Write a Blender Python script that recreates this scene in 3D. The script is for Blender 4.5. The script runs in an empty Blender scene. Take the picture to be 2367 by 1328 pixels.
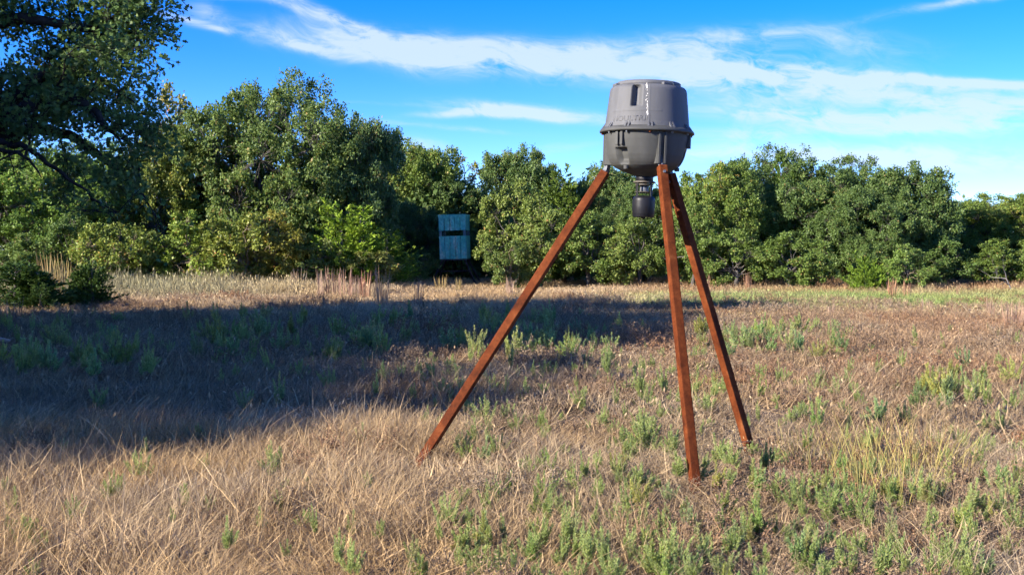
import bpy, bmesh, math, random
import numpy as np
from mathutils import Vector, Matrix

# ------------------------------------------------------------------ camera, sky, sun, exposure
F, W0, H0, HORIZON = 2800.0, 2367.0, 1328.0, 572.0
CAM_H = 1.44
PITCH = math.atan((H0 / 2 - HORIZON) / F)
scene = bpy.context.scene
C = scene.collection
cam_data = bpy.data.cameras.new('camera')
cam_data.sensor_width = 36.0
cam_data.lens = 36.0 * F / W0
cam_data.clip_start = 0.05
cam_data.clip_end = 3000
cam = bpy.data.objects.new('camera', cam_data)
cam.location = (0, 0, CAM_H)
cam.rotation_euler = (math.pi / 2 - PITCH, 0, 0)
C.objects.link(cam)
scene.camera = cam

SUN_EL = math.radians(23)
SUN_AZ = math.radians(180 + 60)          # clockwise from +Y: behind the camera, to its left
sun_vec = Vector((math.sin(SUN_AZ) * math.cos(SUN_EL), math.cos(SUN_AZ) * math.cos(SUN_EL), math.sin(SUN_EL)))
sun_data = bpy.data.lights.new('sun', 'SUN')
sun_data.energy = 4.6
sun_data.angle = math.radians(0.55)
sun_data.color = (1.0, 0.91, 0.79)
sun = bpy.data.objects.new('sun', sun_data)
sun.rotation_euler = (-sun_vec).to_track_quat('-Z', 'Y').to_euler()
sun.location = (-20, -15, 20)
C.objects.link(sun)

scene.view_settings.view_transform = 'Standard'
scene.view_settings.look = 'None'
scene.view_settings.gamma = 1.0
scene.view_settings.exposure = 1.42
scene.view_settings.use_curve_mapping = False
scene.cycles.use_adaptive_sampling = True
scene.cycles.adaptive_threshold = 0.03
scene.cycles.adaptive_min_samples = 16
scene.cycles.max_bounces = 4
scene.cycles.diffuse_bounces = 2
scene.cycles.transmission_bounces = 2
scene.cycles.caustics_reflective = False
scene.cycles.caustics_refractive = False


def build_world():
    w = bpy.data.worlds.new('World')
    scene.world = w
    w.use_nodes = True
    w.cycles.sampling_method = 'MANUAL'
    w.cycles.sample_map_resolution = 256
    nt = w.node_tree
    nt.nodes.clear()
    N, L = nt.nodes, nt.links

    def node(t, **kw):
        n = N.new(t)
        for k, v in kw.items():
            setattr(n, k, v)
        return n

    def setin(n, i, v):
        if v is None:
            return
        if hasattr(v, 'is_output'):
            L.new(v, n.inputs[i])
        else:
            n.inputs[i].default_value = v

    def m(op, a, b=None, c=None, clamp=False):
        n = node('ShaderNodeMath', operation=op, use_clamp=clamp)
        setin(n, 0, a); setin(n, 1, b); setin(n, 2, c)
        return n.outputs[0]

    def combine(x, y, z=0.0):
        n = node('ShaderNodeCombineXYZ')
        setin(n, 0, x); setin(n, 1, y); setin(n, 2, z)
        return n.outputs[0]

    def noise(vec, scale, detail=4.0, rough=0.55, dist=0.0):
        n = node('ShaderNodeTexNoise')
        L.new(vec, n.inputs['Vector'])
        n.inputs['Scale'].default_value = scale
        n.inputs['Detail'].default_value = detail
        n.inputs['Roughness'].default_value = rough
        n.inputs['Distortion'].default_value = dist
        return n.outputs['Fac']

    def smooth(v, lo, hi):
        n = node('ShaderNodeMapRange', interpolation_type='SMOOTHSTEP')
        setin(n, 0, v)
        n.inputs[1].default_value = lo; n.inputs[2].default_value = hi
        return n.outputs[0]

    sky = node('ShaderNodeTexSky', sky_type='NISHITA')
    sky.sun_disc = False
    sky.sun_elevation = SUN_EL
    sky.sun_rotation = SUN_AZ
    sky.air_density = 1.0
    sky.dust_density = 0.3
    sky.altitude = 2500
    sky.ozone_density = 3.0
    hsv = node('ShaderNodeHueSaturation')
    hsv.inputs['Hue'].default_value = SKY_HUE
    hsv.inputs['Saturation'].default_value = SKY_SAT
    hsv.inputs['Value'].default_value = SKY_VAL
    tintn = node('ShaderNodeMix', data_type='RGBA', blend_type='MULTIPLY')
    tintn.inputs['Factor'].default_value = 1.0
    L.new(sky.outputs[0], tintn.inputs['A'])
    tintn.inputs['B'].default_value = SKY_TINT
    L.new(tintn.outputs['Result'], hsv.inputs['Color'])

    tc = node('ShaderNodeTexCoord')
    sep = node('ShaderNodeSeparateXYZ')
    L.new(tc.outputs['Generated'], sep.inputs[0])
    X, Y, Z = sep.outputs
    az = m('ARCTAN2', X, Y)
    el = m('ARCSINE', Z)
    u = m('MULTIPLY', az, 100.0)          # degrees-like units: 100 = 1 rad
    v = m('MULTIPLY', el, 100.0)
    base = combine(u, v, 0.0)
    # slow warp gives the hooks and curls
    wn = node('ShaderNodeTexNoise'); L.new(base, wn.inputs['Vector'])
    wn.inputs['Scale'].default_value = 0.16; wn.inputs['Detail'].default_value = 1.5
    wsep = node('ShaderNodeSeparateColor'); L.new(wn.outputs['Color'], wsep.inputs[0])
    wu = m('MULTIPLY_ADD', wsep.outputs[0], 7.0, m('SUBTRACT', u, 3.5))
    wv = m('MULTIPLY_ADD', wsep.outputs[1], 2.4, m('SUBTRACT', v, 1.2))
    # fibres: noise stretched along a direction that falls a little to the right
    ang = math.radians(-9)
    fu = m('ADD', m('MULTIPLY', wu, math.cos(ang)), m('MULTIPLY', wv, math.sin(ang)))
    fv = m('SUBTRACT', m('MULTIPLY', wv, math.cos(ang)), m('MULTIPLY', wu, math.sin(ang)))
    fib = noise(combine(m('MULTIPLY', fu, 0.20), m('MULTIPLY', fv, 1.0)), 0.42, 7.0, 0.6, 0.5)
    fine = noise(combine(m('MULTIPLY', fu, 0.42), m('MULTIPLY', fv, 1.0), 7.0), 1.1, 6.0, 0.62, 0.5)
    broad = noise(combine(m('MULTIPLY', fu, 0.35), fv, 3.0), 0.13, 5.0, 0.55, 0.4)
    fibre = m('ADD', m('MULTIPLY', fib, 0.58), m('MULTIPLY', fine, 0.42))

    crisp = 0.35
    mixu = m('ADD', m('MULTIPLY', u, 1 - crisp), m('MULTIPLY', wu, crisp))
    mixv = m('ADD', m('MULTIPLY', v, 1 - crisp), m('MULTIPLY', wv, crisp))
    uv1 = combine(mixu, mixv, 1.0)

    def dot(vec):
        n = node('ShaderNodeVectorMath', operation='DOT_PRODUCT')
        L.new(uv1, n.inputs[0]); n.inputs[1].default_value = vec
        return n.outputs['Value']

    def blob(prev, px, py, ax, ay, rot, s):
        cu = math.atan((px - 1183.5) / F) * 100
        cv = math.atan((HORIZON - py) / F) * 100
        ax = ax / F * 100; ay = ay / F * 100
        c_, s_ = math.cos(math.radians(rot)), math.sin(math.radians(rot))
        a = dot((c_ / ax, s_ / ax, -(cu * c_ + cv * s_) / ax))
        b = dot((-s_ / ay, c_ / ay, -(cv * c_ - cu * s_) / ay))
        d = m('MULTIPLY_ADD', b, b, m('MULTIPLY', a, a))
        return m('MULTIPLY_ADD', m('POWER', 0.3679, d), s * 1.22, prev)

    blobs = [
        # px, py, half length, half height, rotation (+ = rises to the right), strength
        (1000, 135, 330, 34, -7, 0.9775), (880, 110, 170, 34, -14, 0.7225), (1150, 118, 260, 30, -4, 0.7225),
        (1330, 150, 330, 28, -5, 0.8075), (1620, 105, 260, 26, 3, 0.796875), (1600, 150, 330, 40, -3, 0.6375),
        (760, 40, 170, 12, -22, 1.131), (640, 20, 140, 10, -16, 0.65975), (690, 110, 130, 12, -14, 0.9425),
        (470, 75, 110, 9, -14, 0.84825), (480, 45, 40, 22, -20, 0.5655), (470, 8, 90, 6, -6, 0.84825),
        (1170, 255, 160, 15, -4, 1.26), (1290, 272, 170, 13, -6, 1.02), (1050, 265, 110, 9, 3, 0.72),
        (1010, 295, 190, 7, -4, 0.6), (970, 345, 80, 22, -8, 0.66), (1290, 345, 90, 14, 8, 0.48),
        (1960, 198, 270, 10.35, -5, 1.50609), (2200, 210, 240, 9.2, -7, 1.43437), (1850, 190, 240, 39.1, -8, 0.860625),
        (1720, 215, 190, 29.9, -9, 0.932344), (1800, 275, 270, 25.3, -4, 0.975375), (1990, 285, 170, 13.8, -3, 0.6885),
        (2280, 285, 170, 39.1, 4, 1.1475), (2050, 310, 330, 13.8, 0, 0.631125), (1700, 318, 150, 16.1, -3, 0.57375),
        (2180, 380, 380, 29.9, -3, 1.09013), (1950, 372, 200, 18.4, -4, 0.6885), (1640, 360, 130, 27.6, 6, 0.631125),
        (2150, 52, 180, 9, 7, 0.5), (2300, 38, 150, 7, 3, 0.5), (2100, 240, 330, 25.3, -8, 0.717187),
        (1980, 120, 180, 26, -8, 0.4125), (800, 240, 150, 5, -2, 0.3), (2300, 440, 160, 13.8, 0, 0.459),
    ]
    acc = 0.0
    for bl in blobs:
        acc = blob(acc, *bl)
    # the same kind of thin cirrus over the rest of the sky, outside these streaks
    elsewhere = smooth(broad, 0.42, 0.70)
    upz = smooth(Z, 0.0, 0.12)
    away = smooth(m('ABSOLUTE', az), 0.40, 0.62)
    high = smooth(el, 0.22, 0.36)
    general = m('MULTIPLY', m('MULTIPLY', elsewhere, m('MAXIMUM', away, high)), 0.9)
    dens = m('ADD', acc, m('MULTIPLY', general, upz))
    body = m('MULTIPLY', dens, m('MULTIPLY_ADD', fibre, 4.4, -1.42))
    alpha = smooth(body, -0.04, 1.45)
    alpha = m('MULTIPLY', alpha, CLOUD_MAX)
    mix = node('ShaderNodeMix', data_type='RGBA')
    L.new(alpha, mix.inputs['Factor'])
    L.new(hsv.outputs[0], mix.inputs['A'])
    mix.inputs['B'].default_value = CLOUD_COL
    bg = node('ShaderNodeBackground')
    bg.inputs['Strength'].default_value = SKY_STRENGTH
    L.new(mix.outputs['Result'], bg.inputs['Color'])
    out = node('ShaderNodeOutputWorld')
    L.new(bg.outputs[0], out.inputs['Surface'])


SKY_TINT = (.76, .83, 1.0, 1.0)
SKY_HUE, SKY_SAT, SKY_VAL, SKY_STRENGTH = 0.514, 1.30, 1.0, 0.118
CLOUD_MAX, CLOUD_COL = 0.78, (2.6, 3.0, 3.5, 1.0)
build_world()

# ------------------------------------------------------------------ helpers
R = math.radians


def rng(seed):
    return np.random.default_rng(seed)


def gz(x, y):
    """height of the ground, works on numbers and arrays"""
    s = np.sin
    return (0.035 * s(0.31 * x + 0.9) * s(0.27 * y + 0.4) + 0.025 * s(0.83 * x - 0.5 * y) + 0.018 * s(1.7 * y + 0.6 * x + 1.0))


def ray(px, py, Y):
    cx, cy = (px - W0 / 2) / F, (H0 / 2 - py) / F
    fy, fz = math.cos(PITCH) + cy * math.sin(PITCH), -math.sin(PITCH) + cy * math.cos(PITCH)
    t = Y / fy
    return Vector((cx * t, Y, CAM_H + fz * t))


def ground_at(px, py):
    cy = (H0 / 2 - py) / F
    fy, fz = math.cos(PITCH) + cy * math.sin(PITCH), -math.sin(PITCH) + cy * math.cos(PITCH)
    Y = CAM_H / -fz * fy
    p = ray(px, py, Y)
    return Vector((p.x, p.y, float(gz(p.x, p.y))))


def tag(o, label=None, cat=None, group=None, kind=None):
    if label: o['label'] = label
    if cat: o['category'] = cat
    if group: o['group'] = group
    if kind: o['kind'] = kind
    return o


def link(name, mesh, mat=None, parent=None, loc=None):
    o = bpy.data.objects.new(name, mesh)
    C.objects.link(o)
    if mat is not None and mesh is not None:
        mesh.materials.append(mat)
    if parent is not None:
        o.parent = parent
    if loc is not None:
        o.location = loc
    return o


def empty(name, loc=(0, 0, 0), rz=0.0):
    o = bpy.data.objects.new(name, None)
    o.empty_display_size = 0.2
    o.location = loc
    o.rotation_euler = (0, 0, rz)
    C.objects.link(o)
    return o


def copy_tree(o, parent=None):
    c = o.copy()
    C.objects.link(c)
    if parent is not None:
        c.parent = parent
    for ch in list(o.children):
        copy_tree(ch, c)
    return c


class MB:
    """collects verts / faces"""
    def __init__(self):
        self.v, self.f, self.t = [], [], []

    def add(self, verts, faces, tint=0.5):
        n = len(self.v)
        self.v.extend([tuple(p) for p in verts])
        self.f.extend([tuple(i + n for i in f) for f in faces])
        self.t.extend([tint] * len(faces))

    def box(self, x0, x1, y0, y1, z0, z1, M=None):
        vs = [Vector(p) for p in ((x0, y0, z0), (x1, y0, z0), (x1, y1, z0), (x0, y1, z0), (x0, y0, z1), (x1, y0, z1), (x1, y1, z1), (x0, y1, z1))]
        if M is not None:
            vs = [M @ p for p in vs]
        self.add(vs, [(0, 3, 2, 1), (4, 5, 6, 7), (0, 1, 5, 4), (1, 2, 6, 5), (2, 3, 7, 6), (3, 0, 4, 7)])

    def tube(self, pts, radii, sides=6, cap=True, tint=0.5):
        pts = [Vector(p) for p in pts]
        rings = []
        prev = None
        for i, p in enumerate(pts):
            d = (pts[min(i + 1, len(pts) - 1)] - pts[max(i - 1, 0)])
            if d.length < 1e-9: d = Vector((0, 0, 1))
            d.normalize()
            a = prev if prev is not None else (Vector((1, 0, 0)) if abs(d.x) < 0.8 else Vector((0, 1, 0)))
            a = (a - d * a.dot(d)).normalized()
            prev = a
            b = d.cross(a)
            rings.append([p + (a * math.cos(2 * math.pi * k / sides) + b * math.sin(2 * math.pi * k / sides)) * radii[i] for k in range(sides)])
        vs = [q for r_ in rings for q in r_]
        fs = []
        for i in range(len(pts) - 1):
            for k in range(sides):
                k2 = (k + 1) % sides
                fs.append((i * sides + k, i * sides + k2, (i + 1) * sides + k2, (i + 1) * sides + k))
        if cap:
            fs.append(tuple(reversed(range(sides))))
            fs.append(tuple((len(pts) - 1) * sides + k for k in range(sides)))
        self.add(vs, fs, tint)

    def lathe(self, prof, n=32, z0cap=False, M=None):
        vs, fs = [], []
        for (r_, z) in prof:
            for k in range(n):
                a = 2 * math.pi * k / n
                vs.append(Vector((r_ * math.cos(a), r_ * math.sin(a), z)))
        for i in range(len(prof) - 1):
            for k in range(n):
                k2 = (k + 1) % n
                fs.append((i * n + k, i * n + k2, (i + 1) * n + k2, (i + 1) * n + k))
        fs.append(tuple(reversed(range(n))))
        fs.append(tuple((len(prof) - 1) * n + k for k in range(n)))
        if M is not None:
            vs = [M @ p for p in vs]
        self.add(vs, fs)

    def mesh(self, name, smooth=False, bevel=0.0):
        me = bpy.data.meshes.new(name)
        me.from_pydata(self.v, [], self.f)
        me.validate()
        if bevel:
            bm = bmesh.new(); bm.from_mesh(me)
            bmesh.ops.bevel(bm, geom=bm.edges[:], offset=bevel, segments=2, affect='EDGES', profile=0.6)
            bm.to_mesh(me); bm.free()
        if smooth:
            for p in me.polygons: p.use_smooth = True
        else:
            pass
        if len(me.polygons) == len(self.t):
            at = me.attributes.new('tint', 'FLOAT', 'FACE')
            at.data.foreach_set('value', np.array(self.t, dtype=np.float32))
        me.update()
        return me


def raw_mesh(name, verts, faces_k, tints, faces_list=None, mat_index=None):
    """verts (N,3), faces_k (M,k) int array, tints (M,)"""
    me = bpy.data.meshes.new(name)
    n, (mf, k) = len(verts), faces_k.shape
    me.vertices.add(n)
    me.vertices.foreach_set('co', np.ascontiguousarray(verts, dtype=np.float32).ravel())
    me.loops.add(mf * k)
    me.loops.foreach_set('vertex_index', faces_k.astype(np.int32).ravel())
    me.polygons.add(mf)
    me.polygons.foreach_set('loop_start', np.arange(0, mf * k, k, dtype=np.int32))
    me.polygons.foreach_set('loop_total', np.full(mf, k, dtype=np.int32))
    me.update(calc_edges=True)
    at = me.attributes.new('tint', 'FLOAT', 'FACE')
    at.data.foreach_set('value', np.asarray(tints, dtype=np.float32))
    return me


def norm(a):
    return a / np.maximum(np.linalg.norm(a, axis=-1, keepdims=True), 1e-9)


# leaf templates: along +x from 0 to 1, across y, fold in z
LEAF_SIMPLE = np.array([(0, 0, 0), (.45, -.36, .07), (1, 0, 0), (.5, .34, .09)], float)
LEAF_LOBED = np.array([(0, 0, 0), (.22, -.13, .02), (.30, -.36, .06), (.44, -.16, .02), (.62, -.44, .08), (.74, -.17, .02), (1, -.10, -.03),
                       (1, .12, -.03), (.74, .17, .02), (.6, .44, .08), (.44, .16, .02), (.28, .34, .06), (.2, .13, .02)], float)
LEAF_NARROW = np.array([(0, 0, 0), (.4, -.13, .03), (1, 0, 0), (.4, .13, .03)], float)


def leaves_mesh(name, pos, direction, normal, size, template, tints):
    d = norm(direction)
    nn = normal - d * np.sum(normal * d, axis=1, keepdims=True)
    nn = norm(nn)
    b = np.cross(nn, d)
    T = template
    k = len(T)
    v = (pos[:, None, :] + size[:, None, None] * (T[None, :, 0, None] * d[:, None, :] + T[None, :, 1, None] * b[:, None, :] + T[None, :, 2, None] * nn[:, None, :]))
    n = len(pos)
    faces = np.arange(n * k).reshape(n, k)
    return raw_mesh(name, v.reshape(-1, 3), faces, tints)


# ------------------------------------------------------------------ materials
def mat_new(name):
    m = bpy.data.materials.new(name)
    m.use_nodes = True
    nt = m.node_tree
    b = nt.nodes['Principled BSDF']
    return m, nt, b


def ramp(nt, fac, stops):
    r_ = nt.nodes.new('ShaderNodeValToRGB')
    el = r_.color_ramp.elements
    while len(el) > 1: el.remove(el[-1])
    el[0].position, el[0].color = stops[0][0], (*stops[0][1], 1)
    for p, c in stops[1:]:
        e = el.new(p); e.color = (*c, 1)
    nt.links.new(fac, r_.inputs[0])
    return r_.outputs[0]


def nmul(nt, a, b):
    n = nt.nodes.new('ShaderNodeMix'); n.data_type = 'RGBA'; n.blend_type = 'MULTIPLY'
    n.inputs['Factor'].default_value = 1.0
    nt.links.new(a, n.inputs['A']); nt.links.new(b, n.inputs['B'])
    return n.outputs['Result']


def nnoise(nt, scale, detail=4, rough=0.55, coord='Object', stretch=None):
    tc = nt.nodes.new('ShaderNodeTexCoord')
    src = tc.outputs[coord]
    if stretch:
        mp = nt.nodes.new('ShaderNodeMapping'); mp.inputs['Scale'].default_value = stretch
        nt.links.new(src, mp.inputs[0]); src = mp.outputs[0]
    n = nt.nodes.new('ShaderNodeTexNoise')
    n.inputs['Scale'].default_value = scale; n.inputs['Detail'].default_value = detail; n.inputs['Roughness'].default_value = rough
    nt.links.new(src, n.inputs['Vector'])
    return n.outputs['Fac']


def bump(nt, b, h, strength=0.3, dist=0.01):
    n = nt.nodes.new('ShaderNodeBump')
    n.inputs['Strength'].default_value = strength; n.inputs['Distance'].default_value = dist
    nt.links.new(h, n.inputs['Height']); nt.links.new(n.outputs[0], b.inputs['Normal'])


def leaf_material(name, stops, rough=0.5, trans=0.25, objcol=True, spec=0.35):
    m, nt, b = mat_new(name)
    at = nt.nodes.new('ShaderNodeAttribute'); at.attribute_name = 'tint'
    col = ramp(nt, at.outputs['Fac'], stops)
    if objcol:
        oi = nt.nodes.new('ShaderNodeObjectInfo')
        col = nmul(nt, col, oi.outputs['Color'])
    nt.links.new(col, b.inputs['Base Color'])
    b.inputs['Roughness'].default_value = rough
    b.inputs['Specular IOR Level'].default_value = spec
    tr = nt.nodes.new('ShaderNodeBsdfTranslucent')
    nt.links.new(col, tr.inputs['Color'])
    mx = nt.nodes.new('ShaderNodeMixShader'); mx.inputs[0].default_value = trans
    out = nt.nodes['Material Output']
    nt.links.new(b.outputs[0], mx.inputs[1]); nt.links.new(tr.outputs[0], mx.inputs[2])
    nt.links.new(mx.outputs[0], out.inputs['Surface'])
    return m


def grass_material(name, trans=0.2):
    """instanced blades: colour of the clump times a per-blade tint"""
    m, nt, b = mat_new(name)
    at = nt.nodes.new('ShaderNodeAttribute'); at.attribute_name = 'tint'
    ic = nt.nodes.new('ShaderNodeAttribute'); ic.attribute_type = 'INSTANCER'; ic.attribute_name = 'gcol'
    t = ramp(nt, at.outputs['Fac'], [(0, (.42, .38, .36)), (.35, (.8, .78, .76)), (.7, (1.1, 1.08, 1.02)), (1, (1.6, 1.55, 1.4))])
    col = nmul(nt, ic.outputs['Color'], t)
    nt.links.new(col, b.inputs['Base Color'])
    b.inputs['Roughness'].default_value = 0.6
    b.inputs['Specular IOR Level'].default_value = 0.25
    tr = nt.nodes.new('ShaderNodeBsdfTranslucent'); nt.links.new(col, tr.inputs['Color'])
    mx = nt.nodes.new('ShaderNodeMixShader'); mx.inputs[0].default_value = trans
    out = nt.nodes['Material Output']
    nt.links.new(b.outputs[0], mx.inputs[1]); nt.links.new(tr.outputs[0], mx.inputs[2])
    nt.links.new(mx.outputs[0], out.inputs['Surface'])
    return m


def simple_material(name, stops, scale=8, rough=0.7, detail=5, bump_s=0.2, bump_d=0.01, metal=0.0, stretch=None, spec=0.4):
    m, nt, b = mat_new(name)
    fac = nnoise(nt, scale, detail, 0.6, 'Object', stretch)
    col = ramp(nt, fac, stops)
    nt.links.new(col, b.inputs['Base Color'])
    b.inputs['Roughness'].default_value = rough
    b.inputs['Metallic'].default_value = metal
    b.inputs['Specular IOR Level'].default_value = spec
    if bump_s:
        bump(nt, b, nnoise(nt, scale * 4, 4, 0.6, 'Object', stretch), bump_s, bump_d)
    return m


M = {}
M['oak_leaf'] = leaf_material('oak_leaf', [(0, (.062, .106, .028)), (.35, (.118, .188, .048)), (.7, (.178, .262, .068)), (.93, (.24, .29, .09)), (1, (.30, .22, .08))], 0.5, 0.38, spec=0.32)
M['bush_leaf'] = leaf_material('bush_leaf', [(0, (.09, .125, .026)), (.4, (.185, .245, .052)), (.78, (.28, .335, .085)), (.92, (.37, .34, .11)), (1, (.38, .18, .075))], 0.5, 0.3, spec=0.32)
M['juniper_leaf'] = leaf_material('juniper_leaf', [(0, (.04, .075, .014)), (.4, (.085, .14, .022)), (.8, (.14, .205, .034)), (1, (.20, .25, .05))], 0.6, 0.2, spec=0.25)
M['weed_leaf'] = leaf_material('weed_leaf', [(0, (.22, .27, .09)), (.5, (.36, .43, .14)), (.9, (.48, .53, .20)), (1, (.54, .53, .20))], 0.6, 0.4, spec=0.25)
M['bluestem'] = leaf_material('bluestem', [(0, (.24, .15, .10)), (.5, (.42, .28, .20)), (1, (.55, .42, .30))], 0.65, 0.2, spec=0.2)
M['bark'] = simple_material('bark', [(.3, (.05, .042, .036)), (.6, (.13, .115, .10)), (.8, (.22, .20, .18))], 6, 0.9, 6, 0.7, 0.03, stretch=(1, 1, .3))
M['shaded_bark'] = simple_material('shaded_bark', [(.3, (.022, .018, .016)), (.6, (.05, .044, .04)), (.8, (.09, .08, .075))], 6, 0.95, 6, 0.7, 0.03, spec=.1)  # oak bark with shade put into its colour, for the near oak's limbs
M['pale_bark'] = simple_material('pale_bark', [(.3, (.16, .14, .12)), (.7, (.34, .31, .28))], 6, 0.9, 6, 0.5, 0.02)
M['stem'] = simple_material('stem', [(.3, (.12, .09, .06)), (.7, (.24, .19, .12))], 20, 0.8, 3, 0)
M['grass'] = grass_material('grass')
M['forb'] = grass_material('forb', 0.12)


def ground_material():
    m, nt, b = mat_new('dry_soil')
    n1 = nnoise(nt, 0.5, 6); n2 = nnoise(nt, 14, 6, 0.7)
    c1 = ramp(nt, n1, [(.3, (.11, .075, .05)), (.5, (.17, .115, .07)), (.7, (.24, .17, .10))])
    c2 = ramp(nt, n2, [(.3, (.5, .46, .44)), (.6, (1.1, 1.05, 1.0)), (.8, (1.5, 1.4, 1.2))])
    nt.links.new(nmul(nt, c1, c2), b.inputs['Base Color'])
    b.inputs['Roughness'].default_value = 0.95
    bump(nt, b, n2, 0.8, 0.04)
    return m


M['soil'] = ground_material()

# ------------------------------------------------------------------ ground sheet
def build_ground():
    inner = np.arange(-40, 70.01, 0.6)
    def axis(lo, hi):
        a = np.arange(lo, hi + .01, 0.7)
        out = np.array([4, 10, 22, 45, 90, 180, 360, 700.])
        return np.concatenate([lo - out[::-1], a, hi + out])
    xs, ys = axis(-32, 32), axis(-4, 66)
    gx, gy = np.meshgrid(xs, ys)
    z = gz(gx, gy)
    v = np.stack([gx, gy, z], -1).reshape(-1, 3)
    nx, ny = len(xs), len(ys)
    idx = np.arange(nx * ny).reshape(ny, nx)
    f = np.stack([idx[:-1, :-1], idx[:-1, 1:], idx[1:, 1:], idx[1:, :-1]], -1).reshape(-1, 4)
    me = raw_mesh('ground', v, f, np.zeros(len(f)))
    for p in me.polygons: p.use_smooth = True
    o = link('ground', me, M['soil'])
    tag(o, 'dry brown soil of the field under the grass', kind='structure')


build_ground()
#PARTS#
# ------------------------------------------------------------------ trees
def branch_path(a, b, r, sag=0.12, n=6, wob=0.06):
    a, b = np.array(a, float), np.array(b, float)
    L_ = np.linalg.norm(b - a)
    t = np.linspace(0, 1, n)[:, None]
    p = a + (b - a) * t
    up = np.array([0, 0, 1.0])
    p += up * (np.sin(t * math.pi) * sag * L_)
    w = r.normal(0, wob * L_, (n, 3)) * np.sin(t * math.pi)
    return p + w


def oak(name_seed, height, rx, low, n_clusters, per=9, leaf=0.13, lobes=26, template=LEAF_SIMPLE, twigs=0.18, top_flat=1.0, spread=0.10, open_=0.0):
    """returns (trunk mesh, crown mesh); crown from z=low to z=height, half width rx, at the origin"""
    r = rng(name_seed)
    cz = (height + low) / 2
    rz = (height - low) / 2
    # lobes: a ring of clumps over the crown's envelope
    cen, rad = [], []
    tries = 0
    while len(cen) < lobes and tries < 4000:
        tries += 1
        d = norm(r.normal(0, 1, 3))
        if d[2] < -0.85: continue
        k = r.uniform(0.45, 0.80)
        lr = r.uniform(0.24, 0.40)
        c = np.array([d[0] * rx * k, d[1] * rx * k, cz + d[2] * rz * k * top_flat])
        ok = all(np.linalg.norm((c - c2) / np.array([rx, rx, rz])) > 0.62 * (lr + l2) * 0.72 for c2, l2 in zip(cen, rad))
        if ok or tries > 2500:
            cen.append(c); rad.append(lr)
    cen, rad = np.array(cen), np.array(rad)
    # clusters on the lobes' shells
    w = rad ** 2; w = w / w.sum()
    n_fine, n_clusters = n_clusters, max(40, n_clusters // 13)
    li = r.choice(len(cen), n_clusters, p=w)
    outward = norm((cen[li] - np.array([0, 0, cz])) / np.array([rx, rx, rz]))
    d = norm(r.normal(0, 1, (n_clusters, 3)) + outward * 0.55 + np.array([0, 0, .25]))
    shell = r.uniform(0.55, 1.06, n_clusters) ** 0.6
    # bumpy shell
    bump_ = 1 + 0.16 * np.sin(5 * d[:, 0] + li) * np.sin(6 * d[:, 1] + 2 * li) + 0.10 * np.sin(11 * d[:, 2] + 3 * li)
    rr = rad[li][:, None] * np.array([rx, rx, (rx + rz) / 2])
    cp = cen[li] + d * rr * (shell * bump_)[:, None]
    keep = cp[:, 2] > low * 0.6
    if open_ > 0:
        hole = np.sin(2.1 * cp[:, 0] + 1) * np.sin(2.3 * cp[:, 1]) * np.sin(2.6 * cp[:, 2] + 2)
        keep &= hole < 1 - open_
    cp, d, li = cp[keep], d[keep], li[keep]
    # every spray of the lobes is itself a tuft of leaf clusters
    si = r.integers(0, len(cp), n_fine)
    tr_ = r.uniform(.16, .42, len(cp))[si] * min(1.0, rx / 3.2)
    off = norm(r.normal(0, 1, (n_fine, 3)) + d[si] * .5) * (tr_ * r.uniform(.45, 1.05, n_fine))[:, None]
    cp, d, li = cp[si] + off, norm(d[si] * .5 + norm(off)), li[si]
    ok_ = cp[:, 2] > .05
    cp, d, li = cp[ok_], d[ok_], li[ok_]
    n = len(cp)
    pos = np.repeat(cp, per, 0) + r.normal(0, spread, (n * per, 3)) * np.array([1, 1, .75])
    dirn = norm(np.repeat(d, per, 0) * 0.6 + r.normal(0, .8, (n * per, 3)) + np.array([0, 0, -.1]))
    nor = norm(np.repeat(d, per, 0) * 1.0 + np.array([0, 0, .35]) + r.normal(0, .5, (n * per, 3)))
    size = leaf * r.uniform(.65, 1.25, n * per)
    ct = r.normal(0, .14, n) + r.normal(0, .07, len(cen))[li]
    tint = np.clip(np.repeat(ct, per) + r.normal(.45, .17, n * per), 0, 1)
    crown = leaves_mesh('crown', pos, dirn, nor, size, template, tint)
    # trunk, limbs to lobes, twigs to some clusters
    mb = MB()
    fork = np.array([r.normal(0, .15), r.normal(0, .15), max(low + rz * .25, height * .28)])
    tr = height * 0.022 + 0.04
    mb.tube([(0, 0, -.15), (fork[0] * .3, fork[1] * .3, fork[2] * .4), tuple(fork), (fork[0], fork[1], fork[2] + rz * .6)], [tr * 1.5, tr, tr * .85, tr * .3], 9)
    for i, c in enumerate(cen):
        a = fork + np.array([0, 0, r.uniform(-.1, .35) * rz])
        p = branch_path(a, c, r, r.uniform(-.05, .15), 6, .05)
        rb = tr * r.uniform(.28, .5)
        mb.tube(p, np.linspace(rb, rb * .3, 6), 6, cap=False)
    ntw = int(n * twigs * .6)
    for i in r.choice(n, ntw, replace=False):
        c0 = cen[li[i]]
        st = c0 + (cp[i] - c0) * r.uniform(.0, .35)
        p = branch_path(st, cp[i], r, 0.05, 4, .09)
        mb.tube(p, np.linspace(.016, .005, 4), 3, cap=False)
    return mb.mesh('trunk', smooth=True), crown


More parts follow.
